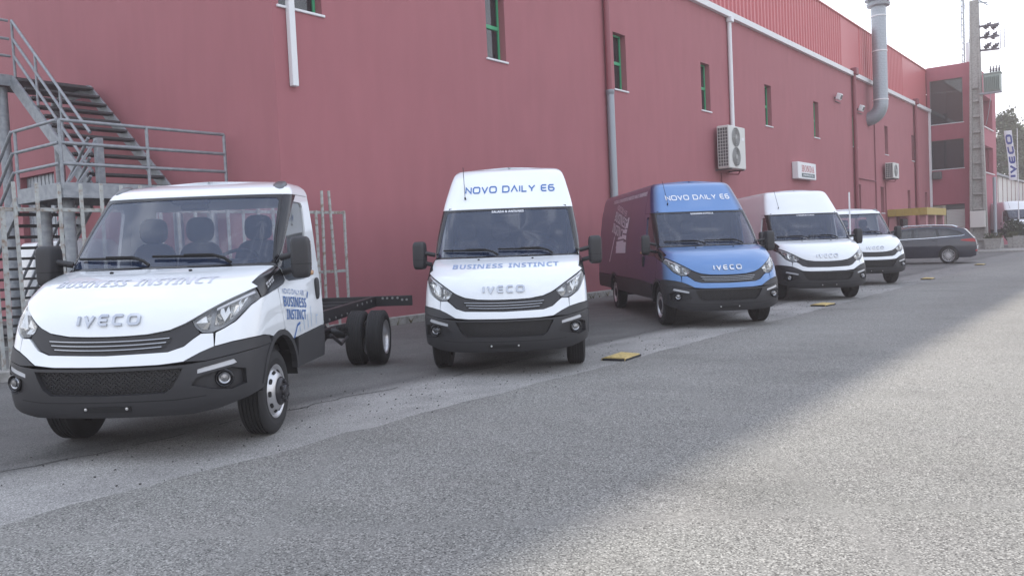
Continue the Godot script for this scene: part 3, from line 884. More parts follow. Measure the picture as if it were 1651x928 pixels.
	part("windscreen_border", reg.call("wsb", [b.sym([Vector2(0, 1.342), Vector2(0.904, 1.336), Vector2(0.897, 1.376), Vector2(0.859, 1.60), Vector2(0.811, 1.972), Vector2(0, 1.972)])], [b.sym(ws)], 0.0, 0.02), M.gloss_black, t)
	# --- roof and sides
	if roof == "high":
		part("roof_fairing", reg.call("fair", [b.path([Vector3(-2.24, 1.978, -1), Vector3(-2.24, top, -1), Vector2(0, top), Vector3(-2.24, top, 1), Vector3(-2.24, 1.978, 1), Vector2(0, 1.978)])], [], 0.0, 0.02, true), front, t)
	else:
		part("roof_front", reg.call("fair", [b.path([Vector3(-L, 1.978, -1), Vector3(-L, top, -1), Vector2(0, top), Vector3(-L, top, 1), Vector3(-L, 1.978, 1), Vector2(0, 1.978)])], [], 0.0, 0.02, true), front, t)
	part("roof", cached(id + "roof", func() -> ArrayMesh: return roof_cap(b, top, L, fade)), front, t)
	if not cab:
		var mid := -3.62
		var base: float = cfg.base
		for s in [-1.0, 1.0]:
			var sl := [Vector3(-2.252, 0.735, 1), Vector3(-2.252, top - 0.001, 1), Vector3(mid + 0.003, top - 0.001, 1), Vector3(mid + 0.003, 0.735, 1)]
			part("sliding_door" if s < 0 else "side_panel", reg.call("slide%d" % s, [b.one(sl, s)], [], 0.0, 0.02, true), side, t)
			var ra := arch(-1.0 - base, 0.355, 0.45, 0.735, 1)
			var rs := [Vector3(mid - 0.003, 0.735, 1), Vector3(mid - 0.003, top - 0.001, 1), Vector3(-L, top - 0.001, 1), Vector3(-L, 0.735, 1)]
			var bp := []
			bp.assign(ra); bp.reverse()
			part("side_panel", reg.call("rear%d%.1f" % [s, base], [b.one(rs + bp, s)], [], 0.0, 0.02, true), side, t)
			var lo1 := [Vector3(-2.252, 0.43, 1), Vector3(-2.252, 0.728, 1)]
			var lo2 := arch(-1.0 - base, 0.355, 0.45, 0.43, 1)
			var band := lo1 + [Vector3(-0.62 - base, 0.728, 1)]
			for q in lo2:
				if q.y < 0.728 and q.x > -1.0 - base: band.append(q)
			band = [band[0], band[1]] + (func() -> Array:
				var o := []
				for q in lo2:
					if q.y < 0.728 and q.x > -1.0 - base: o.push_front(q)
				return o).call()
			part("side_cladding", reg.call("band%d%.1f" % [s, base], [b.one(band, s)], [], 0.010, 0.03), M.plastic, t)
			var band2 := [Vector3(-L, 0.43, 1), Vector3(-L, 0.728, 1)]
			for q in lo2:
				if q.y < 0.728 and q.x < -1.0 - base: band2.append(q)
			part("side_cladding", reg.call("bandr%d%.1f" % [s, base], [b.one(band2, s)], [], 0.010, 0.03), M.plastic, t)
			var oa := arch(-1.0 - base, 0.355, 0.45, 0.43, 1)
			oa.reverse()
			part("arch_trim", reg.call("trimr%d%.1f" % [s, base], [b.one(arch(-1.0 - base, 0.355, 0.405, 0.43, 1) + oa, s)], [], 0.014, 0.05), M.plastic, t)
			add_wheel(t, Vector3(0.94 * s, 0.352 - drop, -1.0 - base), s, "van")
		# tail: two doors, lamps, bumper
		for s in [-1.0, 1.0]:
			var dm := MB.new()
			var pl := PackedVector2Array()
			for i in 20:
				var y := lerpf(0.62, top, i / 19.0)
				pl.append(Vector2(b.look(b.tw, y) * s, y))
			pl.append(Vector2(0.004 * s, top)); pl.append(Vector2(0.004 * s, 0.62))
			dm.prism(pl, -0.02, 0.02, Transform3D(Basis(), Vector3(0, 0, -L)))
			if blue:
				dm.colored = true
				for i in dm.c.size(): dm.c[i] = Color(0.012, 0.020, 0.085)
			var rd := part("rear_door", dm, side, t)
			var tl := MB.new()
			tl.box(Vector3(0.90 * s, 1.05, -L - 0.03), Vector3(0.11, 0.5, 0.03), 0.01)
			part("tail_lamp", tl, M.tail_red, rd)
		var rb := MB.new()
		rb.box(Vector3(0, 0.50, -L - 0.05), Vector3(1.9, 0.2, 0.16), 0.04)
		part("rear_bumper", rb, M.plastic, t)
		var bh := MB.new()
		bh.box(Vector3(0, 1.30, -2.32), Vector3(1.60, 1.7, 0.03))
		part("bulkhead", bh, M.lining, t)
	else:
		var rw := MB.new()
		var out := PackedVector2Array()
		for i in 24:
			var y := lerpf(0.50, top, i / 23.0)
			out.append(Vector2(b.look(b.tw, y) - 0.002, y))
		for i in 24:
			var y := lerpf(top, 0.50, i / 23.0)
			out.append(Vector2(-b.look(b.tw, y) + 0.002, y))
		var win := PackedVector2Array([Vector2(-0.66, 1.38), Vector2(0.66, 1.38), Vector2(0.64, 1.88), Vector2(-0.64, 1.88)])
		for half in Geometry2D.clip_polygons(out, PackedVector2Array([Vector2(0, 0), Vector2(3, 0), Vector2(3, 3), Vector2(0, 3)])):
			for bit in Geometry2D.clip_polygons(half, win): rw.prism(bit, 0.0, 0.03, Transform3D(Basis(), Vector3(0, 0, -L)))
		for half in Geometry2D.intersect_polygons(out, PackedVector2Array([Vector2(0, 0), Vector2(3, 0), Vector2(3, 3), Vector2(0, 3)])):
			for bit in Geometry2D.clip_polygons(half, win): rw.prism(bit, 0.0, 0.03, Transform3D(Basis(), Vector3(0, 0, -L)))
		var bw := part("rear_wall", rw, M.white, t)
		var rg := MB.new()
		rg.prism(win, 0.008, 0.014, Transform3D(Basis(), Vector3(0, 0, -L)))
		part("rear_window", rg, M.lens, bw)
	for s in [-1.0, 1.0]: add_wheel(t, Vector3((0.912 if cab else 0.93) * s, 0.352 - drop, -1.0), s, "truck" if cab else "van")
	# --- cab interior
	var ln := MB.new()
	ln.box(Vector3(0, 0.62, -1.55), Vector3(1.66, 0.06, 1.4))
	part("cab_floor", ln, M.lining, t)
	var hl2 := MB.new()
	if not cab: hl2.box(Vector3(0, 1.985, -2.02), Vector3(1.55, 0.03, 0.66))
	else: hl2.box(Vector3(0, 1.99, -1.98), Vector3(1.45, 0.03, 0.48))
	part("headliner", hl2, M.lining, t)
	var ds := MB.new()
	ds.box(Vector3(0, 1.20, -1.17), Vector3(1.70, 0.26, 0.42), 0.06)
	ds.box(Vector3(0, 1.05, -1.05), Vector3(1.66, 0.5, 0.2), 0.03)
	ds.blob(Vector3(0.42, 1.31, -1.28), Vector3(0.24, 0.10, 0.12), 8, 3.0)
	part("dashboard", ds, M.lining, t)
	var sw := MB.new()
	var ring_pts := []
	var tilt := Basis(Vector3.RIGHT, -0.9)
	for i in 25: ring_pts.append(Vector3(0.43, 1.36, -1.48) + tilt * Vector3(cos(TAU * i / 24) * 0.2, sin(TAU * i / 24) * 0.2, 0))
	sw.tube(ring_pts, 0.016, 8, -1.0, false)
	for a in [0.3, PI - 0.3, PI * 1.5]: sw.tube([Vector3(0.43, 1.36, -1.48), Vector3(0.43, 1.36, -1.48) + tilt * Vector3(cos(a) * 0.2, sin(a) * 0.2, 0)], 0.018, 6)
	part("steering_wheel", sw, M.gloss_black, t)
	for x in [0.45, -0.12, -0.58]:
		var wd := 0.24 if x > 0 else 0.22
		var se := MB.new()
		se.blob(Vector3(x, 0.86, -1.72), Vector3(wd, 0.10, 0.26), 8, 3.5)
		se.blob(Vector3(x, 1.22, -1.99), Vector3(wd, 0.36, 0.075), 10, 3.5, Basis(Vector3.RIGHT, -0.15))
		var st := part("seat", se, M.seat, t)
		var hr := MB.new()
		hr.blob(Vector3(x, 1.69, -2.03), Vector3(0.135, 0.125, 0.06), 8, 2.8, Basis(Vector3.RIGHT, -0.1))
		for q in [-0.05, 0.05]: hr.tube([Vector3(x + q, 1.5, -2.02), Vector3(x + q, 1.65, -2.03)], 0.008, 6)
		part("headrest", hr, M.seat, st)
	var rm := MB.new()
	rm.box(Vector3(0.03, 1.89, -1.60), Vector3(0.26, 0.07, 0.04), 0.015)
	rm.box(Vector3(0.0, 1.93, -1.60), Vector3(0.34, 0.05, 0.10), 0.02)
	part("inside_mirror", rm, M.plastic, t)
	# --- underneath
	var un := MB.new()
	if cab:
		un.box(Vector3(0, 0.52, -1.6), Vector3(1.2, 0.24, 1.3), 0.03)
		un.box(Vector3(0, 0.52, -0.6), Vector3(1.5, 0.34, 0.7), 0.03)
	else:
		un.box(Vector3(0, 0.46, -(L + 0.3) / 2.0), Vector3(1.22, 0.22, L - 0.5), 0.03)
		un.box(Vector3(0, 0.62, -(L + 2.3) / 2.0), Vector3(1.86, 0.06, L - 2.4))
	un.tube([Vector3(-0.80, 0.35, -1.0), Vector3(0.80, 0.35, -1.0)], 0.05, 8)
	if not cab: un.tube([Vector3(-0.80, 0.35, -1.0 - cfg.base), Vector3(0.80, 0.35, -1.0 - cfg.base)], 0.07, 8)
	part("underbody", un, M.chassis, t)
	# --- wipers, washers, aerial
	for q in [[-0.80, -0.22, -0.10], [-0.10, 0.46, 0.58]]:
		var wp := MB.new()
		var blade := []
		for k in 7:
			var x := lerpf(q[0], q[1], k / 6.0)
			var y := 1.440 - 0.012 * k / 6.0
			blade.append(b.S(b.fu(x, y), y) + Vector3(0, 0.01, 0.022))
		wp.tube(blade, 0.012, 6)
		var piv := b.S(b.fu(q[2], 1.366), 1.366) + Vector3(0, 0.012, 0.02)
		wp.tube([piv, piv + Vector3(-0.06, 0.04, -0.02), blade[6] + Vector3(-0.05, 0.012, 0.012), blade[3] + Vector3(0, 0.01, 0.01)], 0.013, 6)
		part("wiper", wp, M.black, t)
	for x in [-0.33, 0.33]:
		var nz := MB.new()
		nz.blob(b.S(b.fu(x, 1.315), 1.315) + Vector3(0, 0.014, 0), Vector3(0.015, 0.01, 0.02), 5)
		part("washer_nozzle", nz, M.black, t)
	if roof == "high":
		var an := MB.new()
		var ap := b.S(b.fu(-0.56, 2.12), 2.12)
		an.tube([ap, ap + Vector3(0, 0.02, 0.03)], 0.012, 6)
		an.tube([ap + Vector3(0, 0.02, 0.03), ap + Vector3(-0.035, 0.44, -0.20)], 0.0045, 5)
		part("aerial", an, M.black, t)
	else:
		for s in [-1.0, 1.0]:
			var lp := MB.new()
			var p := b.S(b.fu(0.74 * s, 2.05), 2.05)
			lp.blob(p + Vector3(0, 0.004, -0.06), Vector3(0.062, 0.03, 0.10), 8, 3.0, Basis(Vector3.RIGHT, 0.45))
			part("marker_lamp", lp, M.lamp_back, t)
	# --- name on the bonnet
	var y0 := 0.948
	var lx := -0.237
	for ch in "IVECO":
		var wd: float = (float(GLYPH[ch][0]) + 0.30) * 0.066
		var x0 := lx
		part("bonnet_letter", cached("bonnet_" + ch + roof, func() -> Mesh: return stroke_mesh(ch, 0.30, on_chart(b, func(q: Vector2) -> Vector2:
			var y := y0 + 0.078 * q.y
			return Vector2(b.fu(x0 + wd * q.x, y), y), 0.026), 0.02)), M.emblem, t)
		lx += wd + 0.028
	if roof == "high" and cfg.has("roof_text"):
		part("roof_lettering", stroke_mesh("NOVO DAILY E6", 0.22, on_chart(b, func(q: Vector2) -> Vector2:
			var y: float = 2.190 + 0.098 * q.y
			return Vector2(b.fu(-0.565 + 1.20 * q.x, y), y), 0.005)), M.white_print if blue else M.blue_print, t)
	if cfg.has("hood_text"):
		for w in [["BUSINESS", -0.62, 0.60], ["INSTINCT", 0.05, 0.59]]:
			part("bonnet_print", type_mesh(w[0], on_chart(b, func(q: Vector2) -> Vector2:
				var y: float = 1.222 + 0.046 * q.y
				return Vector2(b.fu(w[1] + w[2] * q.x, y), y), 0.0115)), cfg.hood_text, t)
	if cfg.has("strip_text"):
		part("windscreen_print", type_mesh(cfg.strip_text, on_chart(b, func(q: Vector2) -> Vector2:
			var y: float = 1.915 + 0.030 * q.y
			return Vector2(b.fu(-0.20 + 0.42 * q.x, y), y), 0.004)), M.white_print, t)
	return t
func mb_quad(mb: MB, a: Vector3, b: Vector3, c: Vector3, d: Vector3, towards: Vector3) -> void:
	var f := (b - a).cross(c - a).normalized()
	if f.dot(towards - a) < 0.0: f = -f
	mb.quad(a, b, c, d, f)
func roof_cap(b: Body, top: float, L: float, fade) -> ArrayMesh:
	var mb := MB.new()
	mb.colored = (fade != null)
	var ring := []
	for u in b.ul:
		var p := b.S(u, top)
		if p.z > -L: ring.append(p)
	ring.append(Vector3(ring[-1].x, top, -L)); ring.push_front(Vector3(-ring[-1].x, top, -L))
	var rows := []
	for k in 7:
		var f := k / 6.0
		var row := []
		for p in ring: row.append(Vector3(p.x * (1.0 - f), top + 0.022 * (1.0 - pow(1.0 - f, 2.2)), lerpf(p.z, maxf(p.z, -L) - 0.0, f)))
		rows.append(row)
	for k in 6:
		for i in ring.size() - 1:
			var A: Vector3 = rows[k][i]; var B: Vector3 = rows[k][i + 1]; var C: Vector3 = rows[k + 1][i + 1]; var D: Vector3 = rows[k + 1][i]
			for q in [[A, B, C], [A, C, D]]:
				if (q[1] - q[0]).cross(q[2] - q[0]).length_squared() < 1e-14: continue
				if (fade != null): mb.col = fade.call(A, Vector3.UP)
				var n0 := Vector3(-signf(A.x) * -0.12 * (1.0 - k / 6.0), 1, 0.0).normalized()
				mb.tri(q[0], q[1], q[2], n0, n0, n0)
	return mb.mesh()

# ---------------------------------------------------------------- grounds
func sheet(s0: float, s1: float, n0: float, n1: float, step_s: float, step_n: float, lift: float, tile: float, tint: Callable, edge := 0.0) -> MB:
	var mb := MB.new()
	mb.colored = true
	var f := FastNoiseLite.new()
	f.seed = 77; f.frequency = 0.9
	var ks := int(ceil((s1 - s0) / step_s))
	var kn := int(ceil((n1 - n0) / step_n))
	var pts := []
	for i in ks + 1:
		for j in kn + 1:
			var s := lerpf(s0, s1, float(i) / ks)
			var o := lerpf(n0, n1, float(j) / kn)
			if j == 0 and edge > 0.0: o += f.get_noise_2d(s, 3.0) * edge + f.get_noise_2d(s * 5.0, 9.0) * edge * 0.5
			var p := hall(s, 0, o)
			p.y = gy(p.x, p.z) + lift
			pts.append([p, tint.call(s, o)])
	var up := Vector3(GS * HN.x, 1.0, GS * HN.z).normalized()
	for i in ks:
		for j in kn:
			var q := [pts[i * (kn + 1) + j], pts[(i + 1) * (kn + 1) + j], pts[(i + 1) * (kn + 1) + j + 1], pts[i * (kn + 1) + j + 1]]
			for t in [[0, 1, 2], [0, 2, 3]]:
				var A = q[t[0]]; var B = q[t[1]]; var C = q[t[2]]
				if (B[0] - A[0]).cross(C[0] - A[0]).dot(up) > 0.0:
					var sw = B
					B = C; C = sw
				for w in [A, B, C]:
					mb.col = w[1]
					mb.vert(w[0], up, Vector2(w[0].x, w[0].z) / tile)
	return mb
func grounds() -> void:
	var f := FastNoiseLite.new()
	f.seed = 5; f.frequency = 0.25; f.fractal_octaves = 4
	var f2 := FastNoiseLite.new()
	f2.seed = 6; f2.frequency = 1.4; f2.fractal_octaves = 3
	structure("ground", sheet(-260, 420, -300, 300, 20, 20, -0.016, 3.4, func(s: float, o: float) -> Color:
		var k := 0.30 + 0.03 * f.get_noise_2d(s, o)
		return Color(k, k * 0.97, k * 0.92)), M.lot)
	structure("parking_yard", sheet(-12, 66, -14, 6.95, 0.22, 0.22, -0.004, 2.9, func(s: float, o: float) -> Color:
		var k := 0.26 * (1.0 + 0.28 * f.get_noise_2d(s, o) + 0.22 * f2.get_noise_2d(s, o * 1.5))
		var seam := 5.42 + 0.10 * sin(s * 0.33) + 0.12 * f.get_noise_2d(s, 50)
		var dust := smoothstep(seam - 0.05, seam + 0.25, o) * (0.75 + 0.5 * f2.get_noise_2d(s * 0.6, o))
		dust *= smoothstep(26.0, 6.0, s) * 0.6 + 0.4
		k *= 1.0 - 0.22 * exp(-pow((o - seam + 0.12) / 0.16, 2.0))
		var w := 0.5 + 0.5 * f.get_noise_2d(s * 1.7 + 40, o * 2.0)
		var wall_dirt := smoothstep(1.2, 0.1, o) * 0.18
		return Color(k, k * 0.975, k * 0.93).lerp(Color(0.74, 0.715, 0.68) * (0.85 + 0.3 * w), clampf(dust, 0, 1) * 0.85).lerp(Color(0.30, 0.27, 0.23), wall_dirt)), M.lot)
	structure("road", sheet(-14, 130, 6.74, 40, 0.25, 0.5, 0.002, 3.1, func(s: float, o: float) -> Color:
		var k := 0.455 * (1.0 + 0.16 * f.get_noise_2d(s * 0.5, o * 0.9) + 0.10 * f2.get_noise_2d(s, o))
		k *= 1.0 - 0.16 * smoothstep(0.30, 0.55, f2.get_noise_2d(s * 0.35 + 9.0, o * 0.5)) - 0.10 * exp(-pow((o - 6.95) / 0.22, 2.0))
		k *= 1.0 - 0.10 * exp(-pow((o - 9.0) / 0.5, 2.0)) - 0.08 * exp(-pow((o - 11.2) / 0.5, 2.0))
		return Color(k, k * 0.97, k * 0.90).lerp(Color(0.40, 0.38, 0.35), smoothstep(6.84, 6.74, o) * 0.3), 0.09), M.road)
	# cracks and patches in the yard
	for c in [[-7.0, 5.40, 14.0, 5.62, 0.011, 11], [14.0, 5.62, 30.0, 5.5, 0.010, 12], [-3.2, 2.2, 7.5, 3.4, 0.006, 13], [7.0, 1.2, 20.0, 4.0, 0.006, 14]]:
		var g := FastNoiseLite.new()
		g.seed = c[5]; g.frequency = 0.8
		var mb := MB.new()
		var n := int((c[2] - c[0]) / 0.12)
		var last := []
		for i in n + 1:
			var s := lerpf(c[0], c[2], float(i) / n)
			var o := lerpf(c[1], c[3], float(i) / n) + g.get_noise_1d(s) * 0.16 + g.get_noise_1d(s * 6.0) * 0.03
			var w: float = c[4] * (0.6 + 0.8 * absf(g.get_noise_1d(s * 3.0 + 99)))
			var a := hall(s, 0, o - w)
			var b := hall(s, 0, o + w)
			a.y = gy(a.x, a.z) + 0.0005; b.y = gy(b.x, b.z) + 0.0005
			if last and g.get_noise_1d(s * 1.3 + 500) > -0.22: mb.quad(last[0], a, b, last[1], Vector3.UP)
			last = [a, b]
		structure("asphalt_seam", mb, M.seam)
	# loose grit and leaves lying along the edge of the road
	var grit := MB.new()
	for i in 900:
		var s := rng.randf_range(-7, 26)
		var o := 6.0 + rng.randfn(0.0, 0.55)
		if o > 7.2 or o < 3.0: continue
		var p := hall(s, 0, o)
		p.y = gy(p.x, p.z)
		var r := rng.randf_range(0.003, 0.008)
		grit.box(p + Vector3(0, r * 0.6, 0), Vector3(r * 2.2, r * 1.2, r * 1.6), r * 0.4, Basis(Vector3.UP, rng.randf() * TAU))
	tag(part("grit", grit, M.seam, self), "dark loose grit scattered along the edge of the road", "grit", "", "stuff")
	var weeds := MB.new()
	weeds.colored = true
	for i in 70:
		var s := rng.randf_range(1.5, 30.0)
		var p := hall(s, 0, 0.14 + absf(rng.randfn(0, 0.05)))
		p.y = gy(p.x, p.z)
		for k in rng.randi_range(3, 12):
			var a := rng.randf() * TAU
			var h := rng.randf_range(0.04, 0.16)
			weeds.col = Color(0.075, 0.085, 0.035).lerp(Color(0.20, 0.16, 0.09), rng.randf())
			weeds.tri(p + Vector3(cos(a), 0, sin(a)) * 0.012, p - Vector3(cos(a), 0, sin(a)) * 0.012, p + Vector3(-sin(a) * h * 0.7, h, cos(a) * h * 0.7))
	tag(part("weeds", weeds, M.leaf, self), "sparse dry weeds along the foot of the hall wall", "weeds", "", "stuff")
	# the pavement beyond the parked estate car
	var kb := MB.new()
	var base := hall(47.0, 0, 6.2)
	kb.box(Vector3(8.6, -0.02, -3.0), Vector3(17.2, 0.30, 6.6), 0.02)
	structure("pavement", kb, M.concrete, Transform3D(hall_frame.basis, hall(47.0, gy(base.x, base.z) - 0.02, 6.2)))
	var yd := MB.new()
	yd.box(Vector3(20, 0.2, 0), Vector3(40, 0.9, 26))
	structure("raised_yard", yd, M.concrete, Transform3D(hall_frame.basis, hall(52.5, 0, 18.6)))

# ---------------------------------------------------------------- walls with openings (local x to the right, y up, z outwards)
func wall_panel(x0: float, x1: float, y0: float, y1: float, holes: Array, th: float, z := 0.0) -> MB:
	var mb := MB.new()
	var xs := [x0, x1]
	var ys := [y0, y1]
	for h in holes:
		xs.append_array([h[0], h[1]]); ys.append_array([h[2], h[3]])
	xs.sort(); ys.sort()
	for i in xs.size() - 1:
		if xs[i + 1] - xs[i] < 1e-4: continue
		for j in ys.size() - 1:
			if ys[j + 1] - ys[j] < 1e-4: continue
			var cx: float = (xs[i] + xs[i + 1]) / 2
			var cy: float = (ys[j] + ys[j + 1]) / 2
			var hole := false
			for h in holes: hole = hole or (cx > h[0] and cx < h[1] and cy > h[2] and cy < h[3])
			if hole: continue
			for q in [[z, 1.0], [z - th, -1.0]]:
				mb.quad(Vector3(xs[i], ys[j], q[0]), Vector3(xs[i + 1], ys[j], q[0]), Vector3(xs[i + 1], ys[j + 1], q[0]), Vector3(xs[i], ys[j + 1], q[0]), Vector3(0, 0, q[1]))
	for h in holes:
		mb.quad(Vector3(h[0], h[2], z), Vector3(h[0], h[3], z), Vector3(h[0], h[3], z - th), Vector3(h[0], h[2], z - th), Vector3.RIGHT)
		mb.quad(Vector3(h[1], h[2], z), Vector3(h[1], h[3], z), Vector3(h[1], h[3], z - th), Vector3(h[1], h[2], z - th), Vector3.LEFT)
		mb.quad(Vector3(h[0], h[2], z), Vector3(h[1], h[2], z), Vector3(h[1], h[2], z - th), Vector3(h[0], h[2], z - th), Vector3.UP)
		mb.quad(Vector3(h[0], h[3], z), Vector3(h[1], h[3], z), Vector3(h[1], h[3], z - th), Vector3(h[0], h[3], z - th), Vector3.DOWN)
	for q in [[x0, Vector3.LEFT], [x1, Vector3.RIGHT]]: mb.quad(Vector3(q[0], y0, z), Vector3(q[0], y1, z), Vector3(q[0], y1, z - th), Vector3(q[0], y0, z - th), q[1])
	mb.quad(Vector3(x0, y1, z), Vector3(x1, y1, z), Vector3(x1, y1, z - th), Vector3(x0, y1, z - th), Vector3.UP)
	return mb
func window(parent: Node3D, h: Array, frame_mat: Material, pane_mat: Material, xf := Transform3D(), depth := 0.24, mullion := 0.0, transom := 0.5, sill := true) -> void:
	var fr := MB.new()
	var w := 0.05
	var zc := -depth
	var H: float = h[3] - h[2]
	fr.box(Vector3(h[0] + w / 2, (h[2] + h[3]) / 2, zc), Vector3(w, H, 0.06), 0.006)
	fr.box(Vector3(h[1] - w / 2, (h[2] + h[3]) / 2, zc), Vector3(w, H, 0.06), 0.006)
	fr.box(Vector3((h[0] + h[1]) / 2, h[2] + w / 2, zc), Vector3(h[1] - h[0] - 2 * w, w, 0.06), 0.006)
	fr.box(Vector3((h[0] + h[1]) / 2, h[3] - w / 2, zc), Vector3(h[1] - h[0] - 2 * w, w, 0.06), 0.006)
	if mullion > 0.0: fr.box(Vector3(lerpf(h[0], h[1], mullion), (h[2] + h[3]) / 2, zc + 0.004), Vector3(0.06, H - 2 * w, 0.06), 0.006)
	if transom > 0.0: fr.box(Vector3((h[0] + h[1]) / 2, lerpf(h[2], h[3], transom), zc + 0.008), Vector3(h[1] - h[0] - 2 * w, 0.09, 0.06), 0.006)
	var o := part("window", fr, frame_mat, parent, xf)
	var p := MB.new()
	p.box(Vector3((h[0] + h[1]) / 2, (h[2] + h[3]) / 2, zc - 0.005), Vector3(h[1] - h[0] - 2 * w, H - 2 * w, 0.008))
	part("pane", p, pane_mat, o)
	if sill:
		var s := MB.new()
		s.box(Vector3((h[0] + h[1]) / 2, h[2] - 0.005, -0.09), Vector3(h[1] - h[0] + 0.1, 0.045, 0.26), 0.008)
		part("sill", s, M.white_metal, o)

func the_hall() -> void:
	var t := thing("industrial_hall", "long red rendered hall with narrow green framed windows and ribbed red parapet", "building", hall_frame)
	var wins := [[0.30, 1.26, 5.92, 7.5]]
	for s in [6.40, 12.07, 17.78, 23.55, 29.40, 35.42, 41.65, 48.15]: wins.append([s - 0.35, s + 0.35, 5.88, 7.48])
	for s in [35.9, 40.5, 46.8, 51.6]: wins.append([s - 0.35, s + 0.35, 2.6, 4.05])
	part("long_wall", wall_panel(0.15, 53.0, -0.5, 9.42, wins, 0.32), M.wall, t)
	for h in wins: window(t, h, M.green, M.pane, Transform3D(), 0.2)
	# end wall towards the stairs, in its own frame: x runs from the far back to the corner
	var end := Transform3D(Basis(Vector3(0, 0, 1), Vector3.UP, Vector3(-1, 0, 0)), Vector3(0.15, 0, -32.0))
	var gate := [32.0 - 10.2, 32.0 - 8.4, -0.5, 3.84]
	part("end_wall", wall_panel(0, 31.68, -0.5, 12.15, [gate], 0.32), M.wall, t, end)
	var cr := MB.new()
	for i in 18: cr.bar(Vector3(gate[0] + 0.05 + i * 0.1, 0.0, -0.16), Vector3(gate[0] + 0.05 + i * 0.1, 3.84, -0.16), 0.094, 0.05 if i % 2 else 0.02, 0.008, Vector3(0, 0, 1))
	part("corrugated_gate", cr, M.galv, t, end)
	var bk := MB.new()
	bk.box(Vector3(26.5, 5.8, -32.0), Vector3(53, 12.6, 0.3))
	bk.box(Vector3(53.0 - 0.16, 5.8, -16.2), Vector3(0.3, 12.5, 31.2))
	part("back_wall", bk, M.wall, t)
	var rf := MB.new()
	rf.box(Vector3(26.5, 11.2, -16.2), Vector3(52.3, 0.25, 31.0))
	part("roof", rf, M.grey_metal, t)
	var fl := MB.new()
	fl.box(Vector3(26.5, 0.05, -16.2), Vector3(52.0, 0.3, 31.0))
	part("floor", fl, M.concrete, t)
	# ribbed sheets of the parapet, with two smooth ones
	var s := 0.0
	var k := 0
	var prof: Array = [0.0, 0.0, 0.055, 0.055]
	var edges := [0.15, 5.7, 11.4, 17.1, 22.8, 28.5, 34.0, 37.0, 42.0, 46.5, 53.0]
	for i in edges.size() - 1:
		var mb := MB.new()
		var a: float = edges[i]
		var b: float = edges[i + 1] - 0.012
		var smooth: bool = i in [6, 9]
		if smooth: mb.box(Vector3((a + b) / 2, 10.85, -0.16), Vector3(b - a, 2.62, 0.05), 0.004)
		else:
			var n := int((b - a) / 0.34)
			var pitch := (b - a) / n
			for r in n:
				var x := a + r * pitch
				var pts := [Vector2(x, -0.16), Vector2(x + pitch * 0.52, -0.16), Vector2(x + pitch * 0.62, -0.10), Vector2(x + pitch * 0.90, -0.10), Vector2(x + pitch, -0.16)]
				for q in 4:
					var p0: Vector2 = pts[q]
					var p1: Vector2 = pts[q + 1]
					var d := (p1 - p0).normalized()
					mb.quad(Vector3(p0.x, 9.54, p0.y), Vector3(p1.x, 9.54, p1.y), Vector3(p1.x, 12.15, p1.y), Vector3(p0.x, 12.15, p0.y), Vector3(-d.y, 0, d.x))
			mb.box(Vector3((a + b) / 2, 10.85, -0.2), Vector3(b - a, 2.60, 0.03))
		part("parapet_sheet", mb, M.clad, t)
	var cap := MB.new()
	cap.box(Vector3(26.5, 12.18, -0.17), Vector3(53.1, 0.06, 0.22), 0.01)
	part("parapet_cap", cap, M.clad, t)
	var gut := MB.new()
	gut.prism(PackedVector2Array([Vector2(0, 0.0), Vector2(0.15, 0.0), Vector2(0.17, 0.19), Vector2(0.14, 0.19), Vector2(0.13, 0.03), Vector2(0, 0.03)]), 0.15, 53.0, Transform3D(Basis(Vector3(0, 0, 1), Vector3.UP, Vector3(1, 0, 0)), Vector3(0, 9.36, 0.003)))
	part("gutter", gut, M.white_metal, t)
	var pl := MB.new()
	pl.box(Vector3(26.6, 0.12, 0.05), Vector3(52.7, 0.36, 0.13), 0.015)
	part("plinth", pl, M.concrete, t)
	# pipes on the wall
	var dp := MB.new()
	dp.tube([Vector3(11.25, 5.7, 0.1), Vector3(11.25, 9.36, 0.1)], 0.085, 14)
	part("drainpipe", dp, M.dark_red_pipe, t)
	var dp1 := MB.new()
	dp1.tube([Vector3(11.25, 0.2, 0.12), Vector3(11.25, 5.72, 0.12)], 0.105, 14)
	dp1.lathe([Vector2(0.105, 0), Vector2(0.118, 0.01), Vector2(0.118, 0.12), Vector2(0.09, 0.13)], Transform3D(Basis(), Vector3(11.25, 5.66, 0.12)), 14)
	part("drainpipe", dp1, M.grey_metal, t)
	var wp := MB.new()
	wp.tube([Vector3(19.75, 5.45, 0.09), Vector3(19.75, 9.2, 0.09), Vector3(19.75, 9.36, 0.12)], 0.075, 12)
	wp.box(Vector3(19.75, 9.28, 0.13), Vector3(0.24, 0.2, 0.2), 0.02)
	part("drainpipe", wp, M.white_metal, t)
	for q in [[35.1, 0.10], [48.5, 0.10]]:
		var rp := MB.new()
		rp.tube([Vector3(q[0], 0.2, 0.12), Vector3(q[0], 9.5, 0.12)], q[1], 12)
		rp.box(Vector3(q[0], 9.58, 0.16), Vector3(0.42, 0.34, 0.3), 0.03)
		part("drainpipe", rp, M.dark_red_pipe, t)
	var cp := MB.new()
	cp.box(Vector3(52.88, 5.1, 0.06), Vector3(0.14, 8.6, 0.14), 0.01)
	part("corner_pipe", cp, M.white_metal, t)
	var cd := MB.new()
	cd.tube([Vector3(35.2, 4.35, 0.05), Vector3(39.0, 4.3, 0.05), Vector3(39.02, 7.4, 0.05)], 0.03, 6)
	cd.tube([Vector3(39.02, 0.3, 0.05), Vector3(39.02, 4.3, 0.05)], 0.03, 6)
	part("conduit", cd, M.dark_red, t)
	var wb := MB.new()
	wb.box(Vector3(0.50, 7.25, 0.06), Vector3(0.125, 5.4, 0.11), 0.01)
